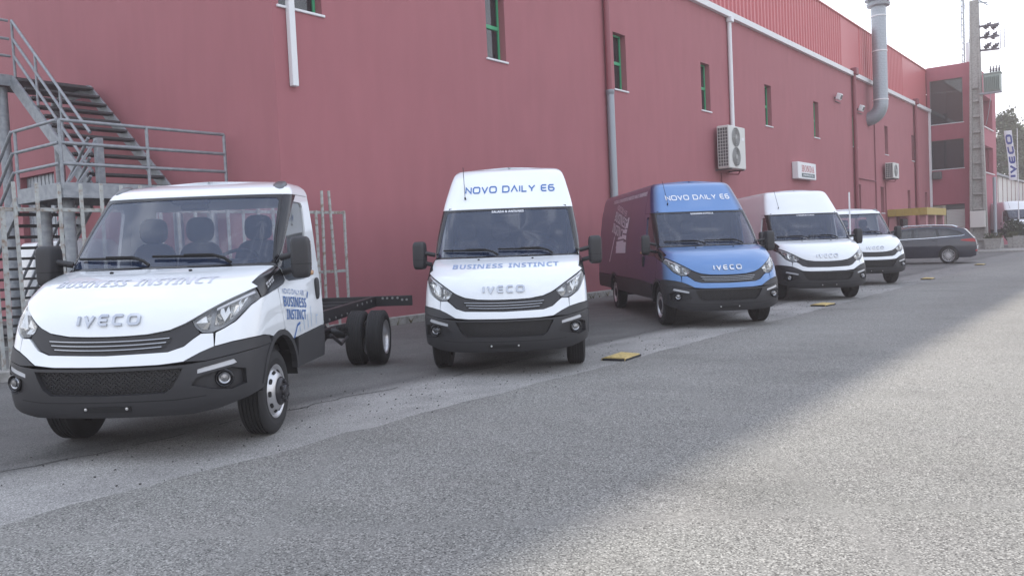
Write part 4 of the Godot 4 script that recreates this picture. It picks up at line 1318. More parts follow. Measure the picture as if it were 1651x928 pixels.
	part("square_downpipe", wb, M.white_metal, t)

func hall_fittings() -> void:
	# flue
	var fl := thing("flue_duct", "thick galvanised flue duct rising up the hall wall to a capped top", "flue", Transform3D(hall_frame.basis, hall(38.0, 7.5, 0.0)))
	var d := MB.new()
	var pts := []
	for i in 9:
		var a := PI / 2 * i / 8.0
		pts.append(Vector3(0, 0.75 - 0.75 * cos(a), -0.10 + 0.75 * sin(a)))
	pts.append(Vector3(0, 6.1, 0.65))
	d.tube(pts, 0.36, 20)
	part("duct", d, M.galv, fl)
	for y in [0.9, 3.4, 5.2]:
		var r := MB.new()
		r.lathe([Vector2(0.36, 0), Vector2(0.385, 0.01), Vector2(0.385, 0.06), Vector2(0.36, 0.07)], Transform3D(Basis(), Vector3(0, y, 0.65)), 20)
		part("band", r, M.white_metal, fl)
	var cap := MB.new()
	cap.lathe([Vector2(0.36, -0.15), Vector2(0.55, -0.10), Vector2(0.58, 0.02), Vector2(0.40, 0.06), Vector2(0.40, 0.16), Vector2(0.66, 0.20), Vector2(0.66, 0.24), Vector2(0.2, 0.5), Vector2(0, 0.52)], Transform3D(Basis(), Vector3(0, 5.85, 0.65)), 20)
	part("cap", cap, M.galv, fl)
	# air conditioners
	for q in [[18.22, 3.95, 1.42, 1.45, 2, "large beige air conditioner with two fans hung under the white pipe"], [40.6, 4.5, 1.25, 0.85, 1, "small beige single fan air conditioner on the far wall"]]:
		var ac := thing("air_conditioner", q[5], "air conditioner", Transform3D(hall_frame.basis, hall(q[0], q[1], 0.0)), "air conditioners on the hall wall")
		var w: float = q[2]
		var hh: float = q[3]
		var c := MB.new()
		c.box(Vector3(w / 2, hh / 2, 0.36), Vector3(w, hh, 0.44), 0.025)
		part("casing", c, M.ac, ac)
		for i in q[4]:
			var y: float = hh * (0.28 + 0.46 * i) if q[4] == 2 else hh / 2
			var ax := Transform3D(Basis(Vector3(1, 0, 0), Vector3(0, 0, 1), Vector3(0, -1, 0)), Vector3(w * 0.40, y, 0.582))
			var g := MB.new()
			g.lathe([Vector2(0.0, 0.0), Vector2(0.32, 0.0)], ax, 28)
			var fan := part("fan", g, M.ac_dark, ac)
			for r in [0.32, 0.26, 0.20, 0.14]:
				var rg := MB.new()
				rg.lathe([Vector2(r - 0.012, 0.004), Vector2(r - 0.008, 0.025), Vector2(r + 0.008, 0.025), Vector2(r + 0.012, 0.004)], ax, 28)
				part("guard_ring", rg, M.ac_grille, fan)
			var hb := MB.new()
			hb.lathe([Vector2(0.09, 0.004), Vector2(0.09, 0.028), Vector2(0.0, 0.032)], ax, 20)
			for k in 8:
				var a := TAU * k / 8
				hb.bar(ax * Vector3(cos(a) * 0.08, 0.014, sin(a) * 0.08), ax * Vector3(cos(a) * 0.31, 0.014, sin(a) * 0.31), 0.012, 0.012, 0.0, Vector3(0.3, 1, 0.2))
			part("guard_hub", hb, M.ac_grille, fan)
		var gr := MB.new()
		gr.box(Vector3(-0.004, hh / 2, 0.36), Vector3(0.006, hh * 0.9, 0.36))
		var gp := part("side_coil", gr, M.ac_dark, ac)
		var nb := int(hh / 0.12)
		for i in nb + 1:
			var b := MB.new()
			b.box(Vector3(-0.014, lerpf(hh * 0.05, hh * 0.95, float(i) / nb), 0.36), Vector3(0.012, 0.014, 0.37))
			part("grille_bar", b, M.ac, gp)
		for i in 5:
			var b := MB.new()
			b.box(Vector3(-0.022, hh / 2, 0.18 + 0.09 * i), Vector3(0.004, hh * 0.9, 0.014))
			part("grille_bar", b, M.ac, gp)
		var br := MB.new()
		for x in [0.15, w - 0.15]: br.bar(Vector3(x, -0.02, 0.0), Vector3(x, -0.02, 0.58), 0.05, 0.04)
		part("bracket", br, M.ac_dark, ac)
		var hose := MB.new()
		hose.tube([Vector3(w - 0.25, 0.0, 0.5), Vector3(w - 0.30, -0.16, 0.4), Vector3(w * 0.5, -0.14, 0.2), Vector3(w * 0.36, -0.10, 0.05), Vector3(w * 0.36, -q[1] + 0.3, 0.04)], 0.025, 6)
		part("hose", hose, M.dark_red, ac)
		var lb := MB.new()
		lb.box(Vector3(w * 0.84, hh * 0.72, 0.583), Vector3(0.2, 0.10, 0.004))
		part("rating_plate", lb, M.white_metal, ac)
	# sign
	var sg := thing("wall_sign", "white box sign with red and black lettering on the hall wall", "sign", Transform3D(hall_frame.basis, hall(26.0, 3.93, 0.0)))
	var sb := MB.new()
	sb.box(Vector3(1.15, 0.35, 0.14), Vector3(2.3, 0.70, 0.26), 0.02)
	part("sign_box", sb, M.white_metal, sg)
	part("sign_lettering", type_mesh("HONDA", on_plane(Vector3(0.42, 0.30, 0.274), Vector3(1.62, 0, 0), Vector3(0, 0.27, 0)), true, true), M.sign_red, sg)
	var sd := MB.new()
	sd.box(Vector3(1.26, 0.16, 0.272), Vector3(1.66, 0.16, 0.006))
	part("sign_band", sd, M.sign_dark, sg)
	part("band_lettering", type_mesh("PRODUCTS", on_plane(Vector3(0.62, 0.125, 0.2775), Vector3(1.26, 0, 0), Vector3(0, 0.075, 0))), M.white_print, sg)
	# floodlights
	for q in [[32.2, 8.0, "white floodlight to the left of the far drainpipe"], [35.95, 7.85, "white floodlight to the right of the far drainpipe beside the flue"]]:
		var l := thing("wall_floodlight", q[2], "floodlight", Transform3D(hall_frame.basis, hall(q[0], q[1], 0.0)), "floodlights on the hall wall")
		var b := MB.new()
		b.box(Vector3(0, 0, 0.22), Vector3(0.36, 0.30, 0.20), 0.03, Basis(Vector3.RIGHT, 0.35))
		part("housing", b, M.white_metal, l)
		var gl := MB.new()
		gl.box(Vector3(0.0, -0.04, 0.325), Vector3(0.24, 0.18, 0.01), 0.0, Basis(Vector3.RIGHT, 0.35))
		part("lamp_glass", gl, M.ac_dark, l)
		var ar := MB.new()
		ar.bar(Vector3(0, -0.02, 0.0), Vector3(0, -0.05, 0.18), 0.06, 0.06)
		ar.tube([Vector3(0.05, -0.18, 0.02), Vector3(0.75, -0.20, 0.04)], 0.02, 5)
		part("bracket", ar, M.ac_dark, l)

# ---------------------------------------------------------------- outside stairs and fence
func flight(t: Node3D, s0: float, s1: float, n0: float, y0: float, n1: float, y1: float, count: int) -> void:
	for s in [s0, s1]:
		var st := MB.new()
		st.bar(Vector3(s, y0 - 0.10, n0), Vector3(s, y1 - 0.10, n1), 0.05, 0.24, 0.004)
		part("stringer", st, M.stair, t)
	for i in count:
		var f := (i + 0.5) / count
		var mb := MB.new()
		mb.box(Vector3((s0 + s1) / 2, lerpf(y0, y1, f), lerpf(n0, n1, f)), Vector3(absf(s1 - s0) - 0.052, 0.045, 0.28), 0.004)
		part("tread", mb, M.tread, t)
func rails(t: Node3D, a: Vector3, b: Vector3, heights: Array, posts: Array, r := 0.028) -> void:
	for h in heights:
		var mb := MB.new()
		mb.tube([a + Vector3(0, h, 0), b + Vector3(0, h, 0)], r, 8)
		part("rail", mb, M.stair, t)
	for f in posts:
		var p := a.lerp(b, f)
		var mb := MB.new()
		mb.tube([p + Vector3(0, -0.1, 0), p + Vector3(0, heights[0], 0)], r, 8)
		part("post", mb, M.stair, t)
func stairs() -> void:
	var t := thing("outside_staircase", "grey steel outside staircase with open treads and tube railings", "staircase", hall_frame)
	var fy := 2.88
	var H := [0.96, 0.61, 0.29]
	# landing
	var ld := MB.new()
	ld.box(Vector3(-1.43, fy - 0.03, -2.165), Vector3(2.9, 0.05, 1.5), 0.004)
	part("landing_plate", ld, M.tread, t)
	var be := MB.new()
	be.box(Vector3(-1.43, fy - 0.12, -1.39), Vector3(2.96, 0.24, 0.05), 0.004)
	part("landing_beam", be, M.stair, t)
	for q in [[Vector3(-2.92, fy - 0.12, -2.165), Vector3(0.05, 0.24, 1.498)], [Vector3(-1.43, fy - 0.12, -2.94), Vector3(2.96, 0.24, 0.05)]]:
		var b2 := MB.new()
		b2.box(q[0], q[1], 0.004)
		part("landing_beam", b2, M.stair, t)
	rails(t, Vector3(-2.9, fy, -1.39), Vector3(0.0, fy, -1.39), H, [0.0, 0.49, 1.0])
	rails(t, Vector3(-2.92, fy, -1.42), Vector3(-2.92, fy, -2.95), H, [0.97])
	for q in [[-2.6, -1.9], [-2.55, -2.85], [-0.2, -1.6], [-0.15, -2.8]]:
		var c := MB.new()
		c.tube([Vector3(q[0], 0.0, q[1]), Vector3(q[0], fy - 0.24, q[1])], 0.09, 14)
		part("column", c, M.stair, t)
	# flights
	flight(t, -2.92, -1.72, -6.3, 0.20, -2.97, fy - 0.1, 14)
	flight(t, -1.62, -0.10, -2.97, fy + 0.05, -6.0, 5.42, 12)
	rails(t, Vector3(-2.95, 0.2, -6.3), Vector3(-2.95, fy, -2.97), H, [0.0, 0.33, 0.66])
	rails(t, Vector3(-1.68, 0.2, -6.3), Vector3(-1.68, fy, -2.97), H, [0.0, 0.33, 0.66])
	rails(t, Vector3(-1.60, fy + 0.05, -3.05), Vector3(-1.55, 5.5, -6.0), [1.02, 0.66, 0.32], [0.36, 0.68, 1.0])
	var np := MB.new()
	np.box(Vector3(-1.50, fy + 0.48, -2.98), Vector3(0.13, 0.98, 0.13), 0.01)
	part("newel_post", np, M.stair, t)
	var x := MB.new()
	x.bar(Vector3(-2.2, fy, -2.96), Vector3(-1.56, fy + 0.92, -2.96), 0.04, 0.04)
	x.bar(Vector3(-2.0, fy, -2.99), Vector3(-1.62, fy + 0.52, -2.99), 0.04, 0.04)
	part("brace", x, M.stair, t)
	# top landing
	var tl := MB.new()
	tl.box(Vector3(-1.9, 5.40, -6.75), Vector3(3.6, 0.05, 1.4), 0.004)
	part("landing_plate", tl, M.tread, t)
	var tb := MB.new()
	tb.box(Vector3(-2.65, 5.33, -6.02), Vector3(2.1, 0.22, 0.05), 0.004)
	part("landing_beam", tb, M.stair, t)
	var tb2 := MB.new()
	tb2.box(Vector3(-0.08, 5.33, -6.75), Vector3(0.05, 0.22, 1.4), 0.004)
	part("landing_beam", tb2, M.stair, t)
	rails(t, Vector3(-1.6, 5.5, -6.05), Vector3(-3.7, 5.5, -6.05), [1.02, 0.66, 0.32], [1.0])
	flight(t, -2.9, -1.75, -7.5, 5.5, -10.5, 8.0, 13)
	rails(t, Vector3(-2.95, 5.5, -7.5), Vector3(-2.95, 8.0, -10.5), [1.02, 0.66, 0.32], [0.0, 0.5, 1.0])
	for q in [[-1.72, -6.25], [-3.5, -6.25], [-0.2, -7.3]]:
		var c := MB.new()
		c.tube([Vector3(q[0], 0.0, q[1]), Vector3(q[0], 5.22, q[1])], 0.10, 14)
		part("column", c, M.stair, t)
func fence() -> void:
	var t := thing("picket_fence", "rusty grey steel picket fence closing the yard beside the hall", "fence", Transform3D(hall_frame.basis, hall(0, 0, 0.32)))
	for q in [[-9.0, 1.22, 2.33], [-9.0, 0.10, 0.55], [0.52, 1.22, 1.28]]:
		var r := MB.new()
		r.box(Vector3((q[0] + q[1]) / 2, q[2], 0), Vector3(q[1] - q[0], 0.05, 0.04), 0.004)
		part("rail", r, M.fence, t)
	var x := -8.9
	while x < 0.2:
		var p := MB.new()
		var lean := rng.randf_range(-0.03, 0.03)
		p.bar(Vector3(x + lean, 0.28, 0.047), Vector3(x, 2.68 + rng.randf_range(-0.02, 0.02), 0.047), 0.040, 0.040, 0.004, Vector3(0, 0, 1))
		part("picket", p, M.fence, t)
		x += 0.285
	for q in [[-4.5, 2.36, 0.01], [-8.0, 2.36, 0.0], [0.56, 2.36, 0.0], [0.69, 2.71, 0.02], [0.92, 2.71, -0.05], [1.2, 2.36, 0.0]]:
		var p := MB.new()
		p.bar(Vector3(q[0] - q[2], 0.25, 0.05), Vector3(q[0] + q[2], q[1], 0.05), 0.055 if q[0] < 0 else 0.040, 0.040, 0.004, Vector3(0, 0, 1))
		part("post", p, M.fence, t)
	var kb := MB.new()
	kb.box(Vector3(-5.0, 0.10, 0.03), Vector3(9.9, 0.36, 0.22), 0.02)
	part("concrete_base", kb, M.concrete, t)

# ---------------------------------------------------------------- beyond the hall
func far_buildings() -> void:
	var tw := thing("corner_tower", "dark red three storey corner tower with big dark windows at the end of the hall", "building", Transform3D(hall_frame.basis, hall(53.02, 0, 0)))
	var lf := Transform3D(Basis(Vector3(0, 0, 1), Vector3.UP, Vector3(-1, 0, 0)), Vector3.ZERO)   # face towards the camera: x = outwards, z = back along the hall
	var wa := [0.08, 2.04, 8.50, 11.40]
	var wb := [0.08, 2.04, 5.52, 7.45]
	var wc := [0.05, 2.02, -0.5, 3.20]
	part("front_wall", wall_panel(-0.1, 2.55, -0.5, 12.3, [wa, wb, wc], 0.3), M.tower_wall, tw, lf)
	window(tw, wa, M.ac_dark, M.dark_pane, lf, 0.12, 0.0, 0.0)
	window(tw, wb, M.ac_dark, M.dark_pane, lf, 0.12, 0.0, 0.0)
	var sh := MB.new()
	for i in 30: sh.box(Vector3(1.45, 0.05 + i * 0.095, -0.20), Vector3(1.1, 0.088, 0.03), 0.01)
	part("roller_shutter", sh, M.ac, tw, lf)
	var lt := MB.new()
	lt.box(Vector3(1.45, 3.03, -0.20), Vector3(1.1, 0.32, 0.1), 0.01)
	part("shutter_box", lt, M.ac_dark, tw, lf)
	var bp := MB.new()
	bp.box(Vector3(0.78, 1.4, -0.12), Vector3(0.18, 3.5, 0.2), 0.01)
	bp.box(Vector3(0.38, 1.4, -0.25), Vector3(0.6, 3.5, 0.04))
	part("door_post", bp, M.cream, tw, lf)
	var sf := Transform3D(Basis(), Vector3(0, 0, 2.55))
	var bals := [[4.4, 8.6, 8.55, 10.75], [4.4, 8.6, 5.40, 7.30]]
	part("side_wall", wall_panel(0.31, 10.2, -0.5, 12.3, bals, 0.3), M.tower_wall, tw, sf)
	for h in bals:
		var bb := MB.new()
		bb.box(Vector3((h[0] + h[1]) / 2, (h[2] + h[3]) / 2, -1.3), Vector3(h[1] - h[0] + 0.4, h[3] - h[2] + 0.3, 0.1))
		bb.box(Vector3((h[0] + h[1]) / 2, h[2] - 0.1, -0.82), Vector3(h[1] - h[0] + 0.4, 0.12, 1.0))
		bb.box(Vector3((h[0] + h[1]) / 2, h[3] + 0.1, -0.82), Vector3(h[1] - h[0] + 0.4, 0.12, 1.0))
		bb.box(Vector3(h[0] - 0.1, (h[2] + h[3]) / 2, -0.82), Vector3(0.12, h[3] - h[2], 1.0))
		bb.box(Vector3(h[1] + 0.1, (h[2] + h[3]) / 2, -0.82), Vector3(0.12, h[3] - h[2], 1.0))
		part("balcony_recess", bb, M.tower_wall, tw, sf)
		window(tw, [h[0] + 0.5, h[0] + 2.0, h[2], h[3] - 0.2], M.ac_dark, M.dark_pane, Transform3D(Basis(), Vector3(0, 0, 1.55)), 0.1, 0.5, 0.0, false)
		var sl := MB.new()
		sl.box(Vector3((h[0] + h[1]) / 2, h[2] - 0.02, -0.05), Vector3(h[1] - h[0] + 0.1, 0.06, 0.3), 0.01)
		part("sill", sl, M.white_metal, tw, sf)
	var rest := MB.new()
	rest.box(Vector3(5.2, 12.15, -3.0), Vector3(9.6, 0.2, 10.2))
	rest.box(Vector3(10.05, 5.9, -3.0), Vector3(0.3, 12.2, 10.4))
	rest.box(Vector3(5.2, 5.9, -8.2), Vector3(9.6, 12.2, 0.3))
	part("rear_walls", rest, M.tower_wall, tw)
	var bx := MB.new()
	bx.box(Vector3(0.45, 5.15, 0.16), Vector3(0.55, 0.5, 0.3), 0.05)
	part("wall_box", bx, M.ac_dark, tw, lf)
	# entrance canopy
	var cn := thing("entrance_canopy", "yellow edged canopy over the entrance at the far end of the hall", "canopy", Transform3D(hall_frame.basis, hall(41.4, 0, 0)))
	var cb := MB.new()
	cb.box(Vector3(2.6, 2.66, 1.02), Vector3(5.1, 0.14, 1.9))
	part("canopy_slab", cb, M.cream, cn)
	for i in 5:
		var fp := MB.new()
		fp.box(Vector3(0.02, 2.60, 0.22 + 0.41 * i), Vector3(0.05, 0.40, 0.40), 0.006)
		part("fascia_panel", fp, M.yellow_fascia, cn)
	for i in 6:
		var fp := MB.new()
		fp.box(Vector3(0.48 + 0.87 * i, 2.60, 2.03), Vector3(0.86, 0.40, 0.05), 0.006)
		part("fascia_panel", fp, M.yellow_fascia, cn)
	for q in [[0.35, 1.8], [2.6, 1.8], [4.9, 1.8], [0.35, 0.2]]:
		var c := MB.new()
		c.box(Vector3(q[0], 1.25, q[1]), Vector3(0.34, 2.7, 0.34), 0.01)
		part("pillar", c, M.pink_wall, cn)
	var dr := MB.new()
	dr.box(Vector3(1.5, 1.25, 0.06), Vector3(1.9, 2.3, 0.06), 0.01)
	dr.box(Vector3(3.7, 1.45, 0.06), Vector3(1.6, 1.7, 0.06), 0.01)
	part("entrance_door", dr, M.dark_pane, cn)
	# pale hall further on
	var wh := thing("pale_clad_hall", "pale sheet clad hall with red posts and red base beyond the tower", "building", Transform3D(hall_frame.basis, hall(63.4, 0, 2.2)))
	var b0 := MB.new()
	b0.box(Vector3(15, 1.0, -4), Vector3(30, 3.0, 8.0))
	part("base_wall", b0, M.tower_wall, wh)
	for i in 12:
		var p := MB.new()
		p.box(Vector3(1.27 + i * 2.5, 4.0, 0.02), Vector3(2.40, 3.0, 0.06), 0.006)
		part("wall_sheet", p, M.white_sheet, wh)
		var q := MB.new()
		q.box(Vector3(2.52 + i * 2.5, 4.0, 0.03), Vector3(0.10, 3.0, 0.10), 0.006)
		part("wall_post", q, M.dark_red, wh)
	var rf := MB.new()
	rf.box(Vector3(15, 4.0, -4.2), Vector3(30, 3.0, 7.9))
	rf.box(Vector3(15, 5.58, -4.0), Vector3(30.4, 0.12, 8.6))
	part("roof", rf, M.grey_metal, wh)
	# red roofed building with a rooftop board
	var rb := thing("red_roofed_building", "low building with dark red gable end and white rooftop board behind the banner", "building", Transform3D(hall_frame.basis, hall(84.0, 0, 9.2)))
	var w1 := MB.new()
	w1.box(Vector3(8, 2.2, 0), Vector3(16, 5.4, 11.0))
	part("wall", w1, M.white_sheet, rb)
	var w2 := MB.new()
	w2.box(Vector3(-0.08, 5.2, 0.4), Vector3(0.12, 1.7, 8.0))
	w2.box(Vector3(8, 5.0, 0), Vector3(16.4, 0.3, 11.4))
	part("red_fascia", w2, M.dark_red, rb)
	var bd := MB.new()
	bd.box(Vector3(-0.4, 7.0, -2.5), Vector3(0.12, 1.9, 8.6), 0.02)
	part("sign_board", bd, M.white_sheet, rb)
	part("board_lettering", type_mesh("G", on_plane(Vector3(-0.47, 6.4, -5.0), Vector3(0, 0, 1.1), Vector3(0, 1.1, 0))), M.flag_blue, rb)
	part("board_lettering", type_mesh("LO", on_plane(Vector3(-0.47, 6.4, -2.0), Vector3(0, 0, 2.2), Vector3(0, 1.1, 0))), M.flag_blue, rb)

func street_things() -> void:
	# concrete transformer pole; local x = outwards from the hall, z = towards the camera along the hall
	var pf := Transform3D(Basis(HN, Vector3.UP, -HD), Vector3(30.15, gy(30.15, -54.2), -54.2))
	var po := thing("concrete_pole", "tall tapering grey concrete pole with recessed ladder like panels", "utility pole", pf)
	var w := func(y: float) -> float: return lerpf(0.52, 0.235, y / 15.8)
	for s in [-1.0, 1.0]:
		var fl := MB.new()
		fl.prism(PackedVector2Array([Vector2(s * (w.call(0) - 0.16), 0), Vector2(s * w.call(0), 0), Vector2(s * w.call(15.8), 15.8), Vector2(s * (w.call(15.8) - 0.12), 15.8)]), -0.22, 0.22, Transform3D())
		part("flange", fl, M.concrete, po)
	var web := MB.new()
	web.prism(PackedVector2Array([Vector2(-w.call(0) + 0.162, 0), Vector2(w.call(0) - 0.162, 0), Vector2(w.call(15.8) - 0.121, 15.8), Vector2(-w.call(15.8) + 0.121, 15.8)]), -0.05, 0.05, Transform3D())
	part("web", web, M.concrete, po)
	for i in 10:
		var y := 0.7 + i * 0.98
		var r := MB.new()
		r.box(Vector3(0, y, 0.135), Vector3(2 * (w.call(y) - 0.165), 0.13, 0.16), 0.01)
		part("rung", r, M.concrete, po)
	var up := MB.new()
	up.prism(PackedVector2Array([Vector2(-w.call(10.3) + 0.15, 10.3), Vector2(w.call(10.3) - 0.15, 10.3), Vector2(w.call(15.8) - 0.122, 15.82), Vector2(-w.call(15.8) + 0.122, 15.82)]), 0.052, 0.2, Transform3D())
	part("solid_top", up, M.concrete, po)
	var cab := MB.new()
	cab.box(Vector3(0.0, 2.0, 0.36), Vector3(0.86, 1.05, 0.26), 0.02)
	part("cabinet", cab, M.white_sheet, po)
	var arm := MB.new()
	arm.bar(Vector3(0.05, 15.75, 0), Vector3(0.75, 15.55, 0), 0.06, 0.06)
	arm.bar(Vector3(-0.3, 16.3, 0.0), Vector3(0.75, 15.4, 0.0), 0.06, 0.06)
	arm.tube([Vector3(0, 15.6, 0.0), Vector3(0.3, 16.4, 0.1), Vector3(1.3, 16.35, 0.2)], 0.035, 6)
	part("cross_arm", arm, M.grey_metal, po)
	var lamp := thing("street_lamp", "grey street lamp head hanging from the top of the concrete pole", "street lamp", Transform3D(pf.basis, pf * Vector3(1.62, 16.05, 0.2)))
	var lh := MB.new()
	lh.blob(Vector3.ZERO, Vector3(0.44, 0.22, 0.25), 10, 2.6)
	part("lamp_head", lh, M.grey_metal, lamp)
	var lg := MB.new()
	lg.blob(Vector3(0.02, -0.14, 0), Vector3(0.28, 0.2, 0.2), 8, 2.0)
	part("lamp_bowl", lg, M.lens_white, lamp)
	var tr := thing("pole_transformer", "green grey finned transformer hung on the concrete pole", "transformer", Transform3D(pf.basis, pf * Vector3(0.95, 9.95, 0.1)))
	var tank := MB.new()
	tank.box(Vector3(0, 0.55, 0), Vector3(0.95, 1.1, 0.62), 0.04)
	tank.box(Vector3(0, 1.13, 0), Vector3(1.02, 0.08, 0.7), 0.01)
	part("tank", tank, M.transformer, tr)
	for i in 9:
		var f := MB.new()
		f.box(Vector3(-0.42 + i * 0.105, 0.52, 0.38), Vector3(0.03, 0.85, 0.16), 0.004)
		part("fin", f, M.transformer, tr)
	for i in 4:
		var f := MB.new()
		f.lathe([Vector2(0.05, 0), Vector2(0.085, 0.04), Vector2(0.05, 0.09), Vector2(0.085, 0.14), Vector2(0.05, 0.19), Vector2(0.08, 0.24), Vector2(0.04, 0.3), Vector2(0.03, 0.45), Vector2(0, 0.46)], Transform3D(Basis(), Vector3(-0.1 + i * 0.16, 1.17, 0)), 10)
		part("bushing", f, M.insulator, tr)
	var br := MB.new()
	br.bar(Vector3(-0.7, -0.05, 0), Vector3(0.5, -0.05, 0), 0.5, 0.08)
	part("bracket", br, M.grey_metal, tr)
	var sg := thing("pole_switchgear", "dark insulators and switch frame high on the concrete pole", "switchgear", Transform3D(pf.basis, pf * Vector3(0.42, 12.5, 0)))
	var fr := MB.new()
	for y in [0.15, 0.95, 1.65]: fr.bar(Vector3(-0.2, y, 0), Vector3(0.95, y - 0.1, 0.2), 0.12, 0.12)
	for x in [1.0, 1.22]: fr.tube([Vector3(x, 0.05, 0.1), Vector3(x, 1.55, 0.1)], 0.022, 5)
	part("frame", fr, M.insulator, sg)
	for r in 3:
		for k in 2:
			var f := MB.new()
			var ax := Transform3D(Basis(Vector3(0, 0, 1), -0.9 if r != 1 else -0.6), Vector3(0.12 + k * 0.42, 0.22 + r * 0.62 - k * 0.1, 0.08))
			f.lathe([Vector2(0.08, 0), Vector2(0.20, 0.06), Vector2(0.10, 0.12), Vector2(0.20, 0.19), Vector2(0.10, 0.26), Vector2(0.18, 0.33), Vector2(0.08, 0.40), Vector2(0.05, 0.50), Vector2(0, 0.51)], ax, 10)
			part("insulator", f, M.insulator, sg)
	# steel post beside it
	var sp := thing("steel_post", "thin grey steel post standing against the concrete pole", "post", Transform3D(Basis(), pf * Vector3(0.95, 0.0, 0.2)))
	var pm := MB.new()
	pm.tube([Vector3(0, 0.1, 0), Vector3(0, 4.6, 0)], 0.10, 10)
	part("tube", pm, M.grey_metal, sp)
	var pb := MB.new()
	pb.box(Vector3(0.1, 0.3, 0.0), Vector3(0.6, 0.6, 0.5), 0.03)
	part("footing", pb, M.concrete, sp)
	# aerial mast on the tower roof
	var mf := Transform3D(hall_frame.basis, hall(54.6, 12.3, 1.9))
	var ms := thing("radio_mast", "slender lattice radio mast on the tower roof", "mast", mf)
	for q in [Vector3(0.09, 0, 0), Vector3(-0.05, 0, 0.08), Vector3(-0.05, 0, -0.08)]:
		var l := MB.new()
		l.tube([q, q + Vector3(0, 5.6, 0)], 0.028, 5)
		part("mast_leg", l, M.grey_metal, ms)
	var zz := MB.new()
	for i in 14:
		var y := i * 0.4
		zz.tube([Vector3(0.09, y, 0), Vector3(-0.05, y + 0.2, 0.08), Vector3(-0.05, y + 0.4, -0.08), Vector3(0.09, y + 0.4, 0)], 0.014, 4)
	part("lacing", zz, M.grey_metal, ms)
	var pn := MB.new()
	pn.box(Vector3(-0.15, 0.9, 0.25), Vector3(0.1, 1.3, 0.2), 0.03)
	part("aerial_panel", pn, M.white_metal, ms)
	var cables := [[mf * Vector3(0, 5.5, 0), pf * Vector3(-0.3, 13.2, 0.1), 0.2, "guy cable from the mast down to the concrete pole"], [hall(44.2, 12.3, -0.2), pf * Vector3(-1.9, 16.9, 0.0), 0.5, "overhead cable rising from the hall roof across the sky"], [pf * Vector3(0.9, 9.9, 0.4), pf * Vector3(0.55, 7.9, 0.3), 0.25, "short drooping cable under the transformer"]]
	for c in cables:
		var pts := []
		for i in 17:
			var f := i / 16.0
			pts.append(c[0].lerp(c[1], f) - Vector3(0, c[2] * 4.0 * f * (1 - f), 0))
		var mb := MB.new()
		mb.tube(pts, 0.016, 5)
		tag(part("overhead_cable", mb, M.grey_metal, self), c[3], "cable", "")
	# banner
	var bf := Transform3D(Basis(HN, Vector3.UP, -HD), Vector3(34.0, gy(34.0, -57.0), -57.0))
	var bn := thing("banner_flag", "tall white banner with blue vertical lettering on a pole", "banner", bf)
	var bpole := MB.new()
	bpole.tube([Vector3(0.36, 0, 0), Vector3(0.36, 8.0, 0)], 0.035, 8, 0.025)
	part("pole", bpole, M.white_metal, bn)
	var at := func(u: float, v: float) -> Vector3: return Vector3(-0.16 + 0.46 * u - 0.20 * v + 0.05 * sin(v * 5.0), 4.55 + v * 3.35, 0.10 * sin(v * 7.0 + u * 2.5) * (1.0 - u))
	var cl := MB.new()
	for i in 6:
		for j in 24:
			var q := [at.call(i / 6.0, j / 24.0), at.call((i + 1) / 6.0, j / 24.0), at.call((i + 1) / 6.0, (j + 1) / 24.0), at.call(i / 6.0, (j + 1) / 24.0)]
			var nn: Vector3 = (q[1] - q[0]).cross(q[3] - q[0]).normalized()
			cl.quad(q[0], q[1], q[2], q[3], nn)
	part("cloth", cl, M.flag_cloth, bn)
	part("banner_lettering", stroke_mesh("IVECO", 0.34, func(q: Vector2) -> Array:
		return [at.call(0.92 - q.y * 0.80, 0.06 + q.x * 0.86) + Vector3(0, 0, 0.012), Vector3(0, 0, 1)], 0.0, 0.55), M.flag_blue, bn)
	# planters
	for q in [[50.2, 4.0, 0.95, "concrete planter with a scrubby plant nearest the concrete pole"], [52.6, 4.75, 0.55, "low concrete trough in the middle of the far planters"], [55.3, 5.6, 1.1, "concrete planter with green leaves below the banner"]]:
		var g := hall(q[0], 0, q[1])
		var p := thing("concrete_planter", q[3], "planter", Transform3D(Basis(HN, Vector3.UP, -HD), Vector3(g.x, gy(g.x, g.z) + 0.13, g.z)), "planters on the pavement")
		var b := MB.new()
		var ww: float = q[2]
		b.prism(PackedVector2Array([Vector2(-ww / 2 + 0.08, 0), Vector2(ww / 2 - 0.08, 0), Vector2(ww / 2, 0.58), Vector2(-ww / 2, 0.58)]), -0.35, 0.35, Transform3D())
		b.box(Vector3(0, 0.6, 0), Vector3(ww + 0.06, 0.08, 0.76), 0.01)
		part("tub", b, M.concrete, p)
		var lf := MB.new()
		lf.colored = true
		for i in 240:
			var c := Vector3(rng.randf_range(-ww, ww) * 0.5, 0.62 + absf(rng.randfn(0, 0.16)), rng.randf_range(-0.32, 0.32))
			leaf(lf, c, 0.07, Color(0.075, 0.08, 0.035) * rng.randf_range(0.6, 1.3))
		tag(part("plant", lf, M.leaf, p), "", "", "", "stuff")
	var lw := thing("low_yard_wall", "low grey concrete wall behind the planters", "wall", Transform3D(Basis(HN, Vector3.UP, -HD), hall(52.3, 0.1, 7.4)))
	var lwb := MB.new()
	lwb.box(Vector3(0.6, 0.42, 0), Vector3(6.4, 0.85, 0.2), 0.02)
	part("wall_body", lwb, M.concrete, lw)
	# the hedge-like dark bush by the far van
	var hb := thing("dark_shrub", "dark green shrub standing left of the farthest white van", "shrub", Transform3D(Basis(), hall(54.6, 0.55, 4.6)))
	var hm := MB.new()
	hm.colored = true
